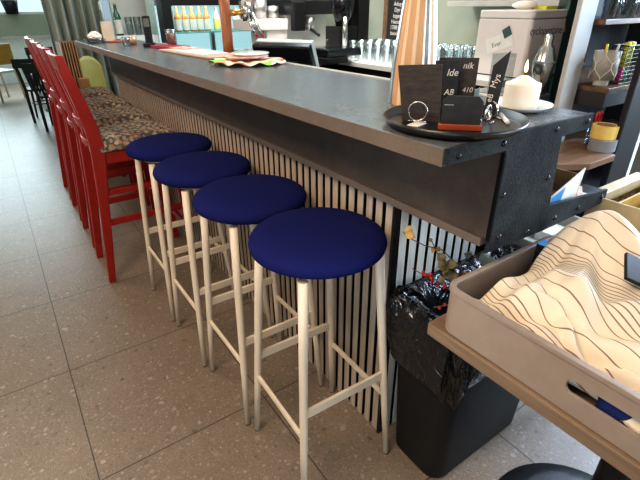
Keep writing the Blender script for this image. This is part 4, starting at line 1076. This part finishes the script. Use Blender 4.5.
# things in the side shelf of the bar
lb = thing('leaflet_box', 'white paper tray with blue print on the side shelf', 'box', (1.06, .500, .9085), .06)
MB().add([(-.05,0,0),(.09,0,0),(.105,0,.075),(-.05,0,.035),(-.05,.003,0),(.09,.003,0),(.105,.003,.075),(-.05,.003,.035)], [(0,1,2,3),(7,6,5,4),(0,4,5,1),(1,5,6,2),(2,6,7,3),(3,7,4,0)]).build('front_flap', M['paper'], lb)
MB().add([(-.048,-.0006,.002),(-.0,-.0006,.002),(.014,-.0006,.046),(-.048,-.0006,.033)], [(0,1,2,3)]).build('blue_print', M['blueink'], lb)
MB().box(-.05,.10,.003,.08,0,.003).box(.09,.093,.0,.08,0,.06).build('tray_bottom', M['kraft'], lb)
o = MB().box(-.05,.05,-.03,.03,0,.002).build('leaflet', M['pinkpaper'], None); o.location = (1.175,.535,.9085); o.rotation_euler = (0,0,.5); tag(o, 'photo leaflet lying on the side shelf of the bar', 'leaflet')
mb = MB(); random.seed(9); vs = []
for i in range(8):
    for k in range(14):
        a = 2*PI*k/14; r = .04*math.sin(PI*(i+.5)/8)*random.uniform(.8,1.15); vs.append((r*math.cos(a)*1.3, r*math.sin(a)*.8, .055*i/7))
mb.add(vs, [(i*14+k, i*14+(k+1)%14, (i+1)*14+(k+1)%14, (i+1)*14+k) for i in range(7) for k in range(14)])
put(mb, 'plastic_bag', noisy('blue_film', (.25,.36,.55), (.06,.08,.14), .2, 0, 40, .8, .01), 'crumpled blue clear plastic bag behind the leaflet tray', 'bag', (1.13, .625, .907), smooth=True)
# below the shelf: a carton with small things on the floor side
lc = thing('low_shelf_box', 'pale open box of small papers beneath the side shelf', 'box', (1.462, .745, 0))
MB().box(-.16,-.15,-.10,.05,0,.66).box(.15,.16,-.10,.05,0,.66).box(-.15,.15,.04,.05,0,.66).box(-.15,.15,-.1,.04,.52,.53).build('box_body', M['wall_pale'], lc, bevel=.002)
MB().box(-.12,-.02,-.08,.02,.53,.60).box(.0,.1,-.06,.0,.53,.63).build('papers', M['paper'], lc)

# ------------------------------------------------------------------ far left: curtains, bags, black chairs
def curtain(x0, x1, y, name, label, seed, dy=.05, folds=9, z1=2.7):
    random.seed(seed); mb = MB(); n = 120; vs = []
    for z in (0.02, 1.0, 1.8, z1):
        for k in range(n+1):
            u = k/n; vs.append((x0+(x1-x0)*u + .012*math.sin(z*3+k*.3), y + dy*math.sin(u*folds*2*PI + .5*math.sin(u*23)) , z))
    fs = [(r*(n+1)+k, r*(n+1)+k+1, (r+1)*(n+1)+k+1, (r+1)*(n+1)+k) for r in range(3) for k in range(n)]
    mb.add(vs, fs); o = mb.build(name, M['curtain'], None, smooth=True, solid=.004); return tag(o, label, 'curtain', 'curtains')
curtain(.62, 1.30, 6.0, 'curtain', 'grey green floor length curtain gathered beyond the counter end', 1, .07, 7)
pb = MB().box(.85,.905,4.25,4.31,0,ZC).build('trim_6', M['bluepole']); struct(pb)
o = MB().box(1.07,1.16,5.50,5.505,1.33,1.40).build('wall_notice', M['paper'], None); tag(o, 'white notice hanging in front of the grey curtain', 'notice')
# brown paper bags standing folded
nb = ['first', 'second', 'third', 'fourth', 'fifth', 'sixth']
bgm = MB().prism([(-.055,0),(.055,0),(.055,.10),(.0,.115),(-.055,.10)], -.006, .006, M=Mx)
bg0 = None
hb = thing('bag_holder', 'white edged stand holding folded brown paper bags', 'stand', (.495, 4.485, 0))
MB().box(0,.008,-.12,.12,.0,1.10).box(.0,.15,-.12,.12,.70,.72).box(.142,.15,-.12,.12,0,.8).build('stand_body', M['postwhite'], hb)
for k in range(6):
    mb = MB(); mb.box(0,.010,-.10,.10,0,.38-.004*k); mb.add([(-.002,-.10,.30),(.013,-.10,.30),(.013,.10,.30),(-.002,.10,.30),(.001,-.09,.385),(.009,-.09,.385),(.009,.09,.385),(.001,.09,.385)], [(0,1,5,4),(1,2,6,5),(2,3,7,6),(3,0,4,7),(4,5,6,7)])
    if bg0 is None: bg0 = put(mb, 'paper_bag', M['kraft'], 'folded brown paper bag in the stand, first from the white side', 'bag', (.506+.0205*k, 4.485, .721), 0, 'folded brown paper bags')
    else:
        o = bg0.copy(); COL.objects.link(o); o.location = (.506+.0205*k, 4.485, .721); o['label'] = 'folded brown paper bag in the stand, %s from the white side' % nb[k]
ct = thing('cardboard_box', 'small orange brown cardboard box beside the farthest red chair', 'box', (.60, 4.235, .0))
MB().box(-.035,.035,0,.10,.70,.83).build('box_body', M['carton'], ct, bevel=.002)
MB().box(-.034,.034,-.001,.10,.83,.834).build('box_lid', M['carton'], ct)
MB().box(-.06,.06,-.005,.11,.0,.70).build('box_stand', M['black'], ct)
yc = thing('shell_chair', 'pale olive curved shell chair beyond the end of the counter', 'chair', (.78, 5.0, 0))
mb = MB(); vs = []; n = 16
for i in range(9):
    for k in range(n+1):
        a = -1.1+2.2*k/n; z = .62+.32*i/8; r = .22-.02*i/8
        vs.append((r*math.sin(a), r*math.cos(a)*.8-.05, z - .10*(abs(a)/1.1)**2*(i/8)))
mb.add(vs, [(i*(n+1)+k, i*(n+1)+k+1, (i+1)*(n+1)+k+1, (i+1)*(n+1)+k) for i in range(8) for k in range(n)])
mb.build('shell', M['shell'], yc, smooth=True, solid=.01)
MB().prism(rrect(0,0,.2,.18,.08), .60, .63).build('seat', M['shell'], yc, bevel=.008)
for a, b in ((-.15,-.13),(.15,-.13),(-.15,.13),(.15,.13)): MB().tube([(a*1.2,b*1.2,0),(a,b,.6)], .012, 10).build('leg', M['black'], yc, smooth=True)

yc.scale = (.62, .62, 1)
def black_chair(label, loc, rz, grp='black bentwood cafe chairs'):
    t = thing('cafe_chair', label, 'chair', loc, rz, grp)
    MB().lathe([(0,.45),(.15,.452),(.185,.46),(.195,.45),(.19,.435),(0,.43)], 36).build('seat', M['black_metal'], t, smooth=True)
    for s_ in (-1,1):
        MB().tube([(s_*.15,-.18,0),(s_*.155,-.16,.3),(s_*.15,-.15,.45),(s_*.17,-.19,.70),(s_*.19,-.22,.86)], [.018,.020,.021,.020,.018], 12).build('back_leg', M['black_metal'], t, smooth=True)
        MB().tube([(s_*.16,.19,0),(s_*.13,.13,.44)], [.012,.016], 12).build('front_leg', M['black_metal'], t, smooth=True)
    mb = MB(); vs = []
    for k in range(17):
        u = k/16*2-1; x = .21*u; y = -.215-.05*(1-u*u)
        for zz, dd in ((.76,-.0),(.88,-.01)): vs += [(x,y-.009+dd,zz),(x,y+.009+dd,zz)]
    fs = [(0,1,3,2),(64,66,67,65)]
    for k in range(16):
        a = 4*k; fs += [(a,a+4,a+5,a+1),(a+2,a+3,a+7,a+6),(a,a+2,a+6,a+4),(a+1,a+5,a+7,a+3)]
    mb.add(vs, fs); mb.build('top_rail', M['black_metal'], t, bevel=.006)
    for k in range(5):
        x = -.08+.04*k
        MB().bar((x*.8,-.165,.45),(x*1.3,-.25,.80),.030,.008, upv=(0,1,0)).build('back_slat', M['black_metal'], t)
    MB().tube([(.14*math.cos(a), .14*math.sin(a), .25) for a in [2*PI*q/20 for q in range(21)]], .008, 8, cap=False).build('ring_stretcher', M['black_metal'], t, smooth=True)
    return t
bc = black_chair('black cafe chair nearest the red bar chairs, back turned to the camera', (.55, 6.55, 0), -.30)
bc.scale = (.95, .95, .9)
dup(bc, (.46, 7.2, 0), -.2, 'black cafe chair directly behind the nearest black one, facing the table')
dup(bc, (.66, 8.75, 0), 2.9, 'black cafe chair farthest away, across the round table')
rtb = thing('cafe_table', 'round cafe table with pale top and black cross base', 'table', (1.02, 7.75, 0))
MB().lathe([(0,.74),(.30,.74),(.30,.72),(0,.72)], 48).build('tabletop', M['porcelain'], rtb)
MB().tube([(0,0,.02),(0,0,.72)], .03, 16).build('pedestal', M['black_metal'], rtb, smooth=True)
MB().lathe([(0,.03),(.2,.015),(.22,0),(0,0)], 40).build('base_plate', M['black_metal'], rtb, smooth=True)
oc = thing('orange_chair', 'orange backed chair with pale wooden legs at the far wall', 'chair', (.06, 9.3, 0), .6)
MB().box(-.2,.2,-.2,.2,.42,.46).build('seat', M['radiator'], oc, bevel=.01)
MB().box(-.2,.2,-.22,-.19,.55,.85).build('backrest', M['yellow'], oc, bevel=.01)
for a in (-.17,.17):
    for b in (-.19,.17): MB().tube([(a*1.2,b*1.1,0),(a,b,.42 if b > 0 else .56)], .016, 10).build('leg', M['boardwood'], oc, smooth=True)
lp = MB().lathe([(0,0),(.10,0),(.14,.24),(.13,.24),(.09,.01),(0,.01)], 28)
put(lp, 'dark_planter', M['black'], 'dark planter standing on the far window sill', 'planter', (.62, YF-.08, 1.245), smooth=True)

# ------------------------------------------------------------------ light
wd = bpy.data.worlds.new('world'); sc.world = wd; wd.use_nodes = True
nt = wd.node_tree; bg = nt.nodes['Background']
sky = nt.nodes.new('ShaderNodeTexSky'); sky.sky_type = 'HOSEK_WILKIE'; sky.turbidity = 4; sky.sun_direction = Vector((.6,-.2,.5)).normalized()
mixc = nt.nodes.new('ShaderNodeMix'); mixc.data_type = 'RGBA'; mixc.inputs[0].default_value = .55; mixc.inputs[7].default_value = (.75,.95,1,1)
nt.links.new(sky.outputs[0], mixc.inputs[6]); nt.links.new(mixc.outputs[2], bg.inputs[0]); bg.inputs[1].default_value = 1.6
def area(name, loc, size, energy, col, rot, sy=None):
    l = bpy.data.lights.new(name, 'AREA'); l.energy = energy; l.color = col; l.size = size
    if sy: l.shape = 'RECTANGLE'; l.size_y = sy
    o = bpy.data.objects.new(name, l); COL.objects.link(o); o.location = loc
    o.rotation_euler = rot; return o
def look(o, tgt):
    d = Vector(tgt)-o.location; o.rotation_euler = d.to_track_quat('-Z', 'Y').to_euler()
o = area('warm_ceiling_light', (-.7, .6, 2.65), 1.0, 62, (1,.76,.54), (0,0,0)); look(o, (.5, 1.0, .3))
o = area('warm_ceiling_light', (-.6, 3.2, 2.65), 1.2, 36, (1,.84,.68), (0,0,0)); look(o, (.5, 3.2, .3))
o = area('camera_side_fill', (-.9, -.8, 1.2), .7, 9, (.82,.91,1), (0,0,0)); look(o, (1.0, .78, .7))  # added cool fill from the camera side for end slats and bin
sp_ = bpy.data.lights.new('end_slat_fill', 'SPOT'); sp_.energy = 45; sp_.spot_size = math.radians(20); sp_.spot_blend = .6; sp_.shadow_soft_size = .12; sp_.color = (.88,.95,1)  # added narrow spot, only there to brighten the end slats
o = bpy.data.objects.new('end_slat_fill', sp_); COL.objects.link(o); o.location = (-1.3, -.12, 1.0); look(o, (1.02, .78, .74))
o = area('far_window_light', (.2, 10.9, 2.0), 3.2, 135, (.74,.93,1), (0,0,0), 1.2); look(o, (.2, 5, .0))
o = area('bar_light', (1.8, 2.6, 2.6), 1.6, 45, (.82,.95,1), (0,0,0)); look(o, (1.4, 2.6, .9))
o = area('side_window_light', (2.6, -2.0, 1.5), 1.2, 60, (.74,.88,1), (0,0,0), 1.0); look(o, (1.0, .75, .5))
o = area('side_window_light', (3.4, .25, 1.75), .7, 95, (.62,.76,1), (0,0,0), .8); look(o, (1.0, .35, .9))
s = bpy.data.lights.new('sun', 'SUN'); s.energy = 3.0; s.angle = .02; s.color = (1,.95,.88)
so = bpy.data.objects.new('sun', s); COL.objects.link(so); so.rotation_euler = (math.radians(50), 0, math.radians(140))

o = area('fridge_lamp', (fx+.66, fy+.03, 1.355), 1.1, 3, (.85,.96,1), (0,0,0), .08)
o = area('machine_fill', (1.9, 2.7, 2.2), .5, 14, (1,.93,.82), (0,0,0)); look(o, (2.15, 3.2, 1.2))  # added light to brighten the coffee machine body
sc.view_settings.view_transform = 'Standard'
sc.view_settings.look = 'Medium High Contrast'
sc.view_settings.exposure = 0
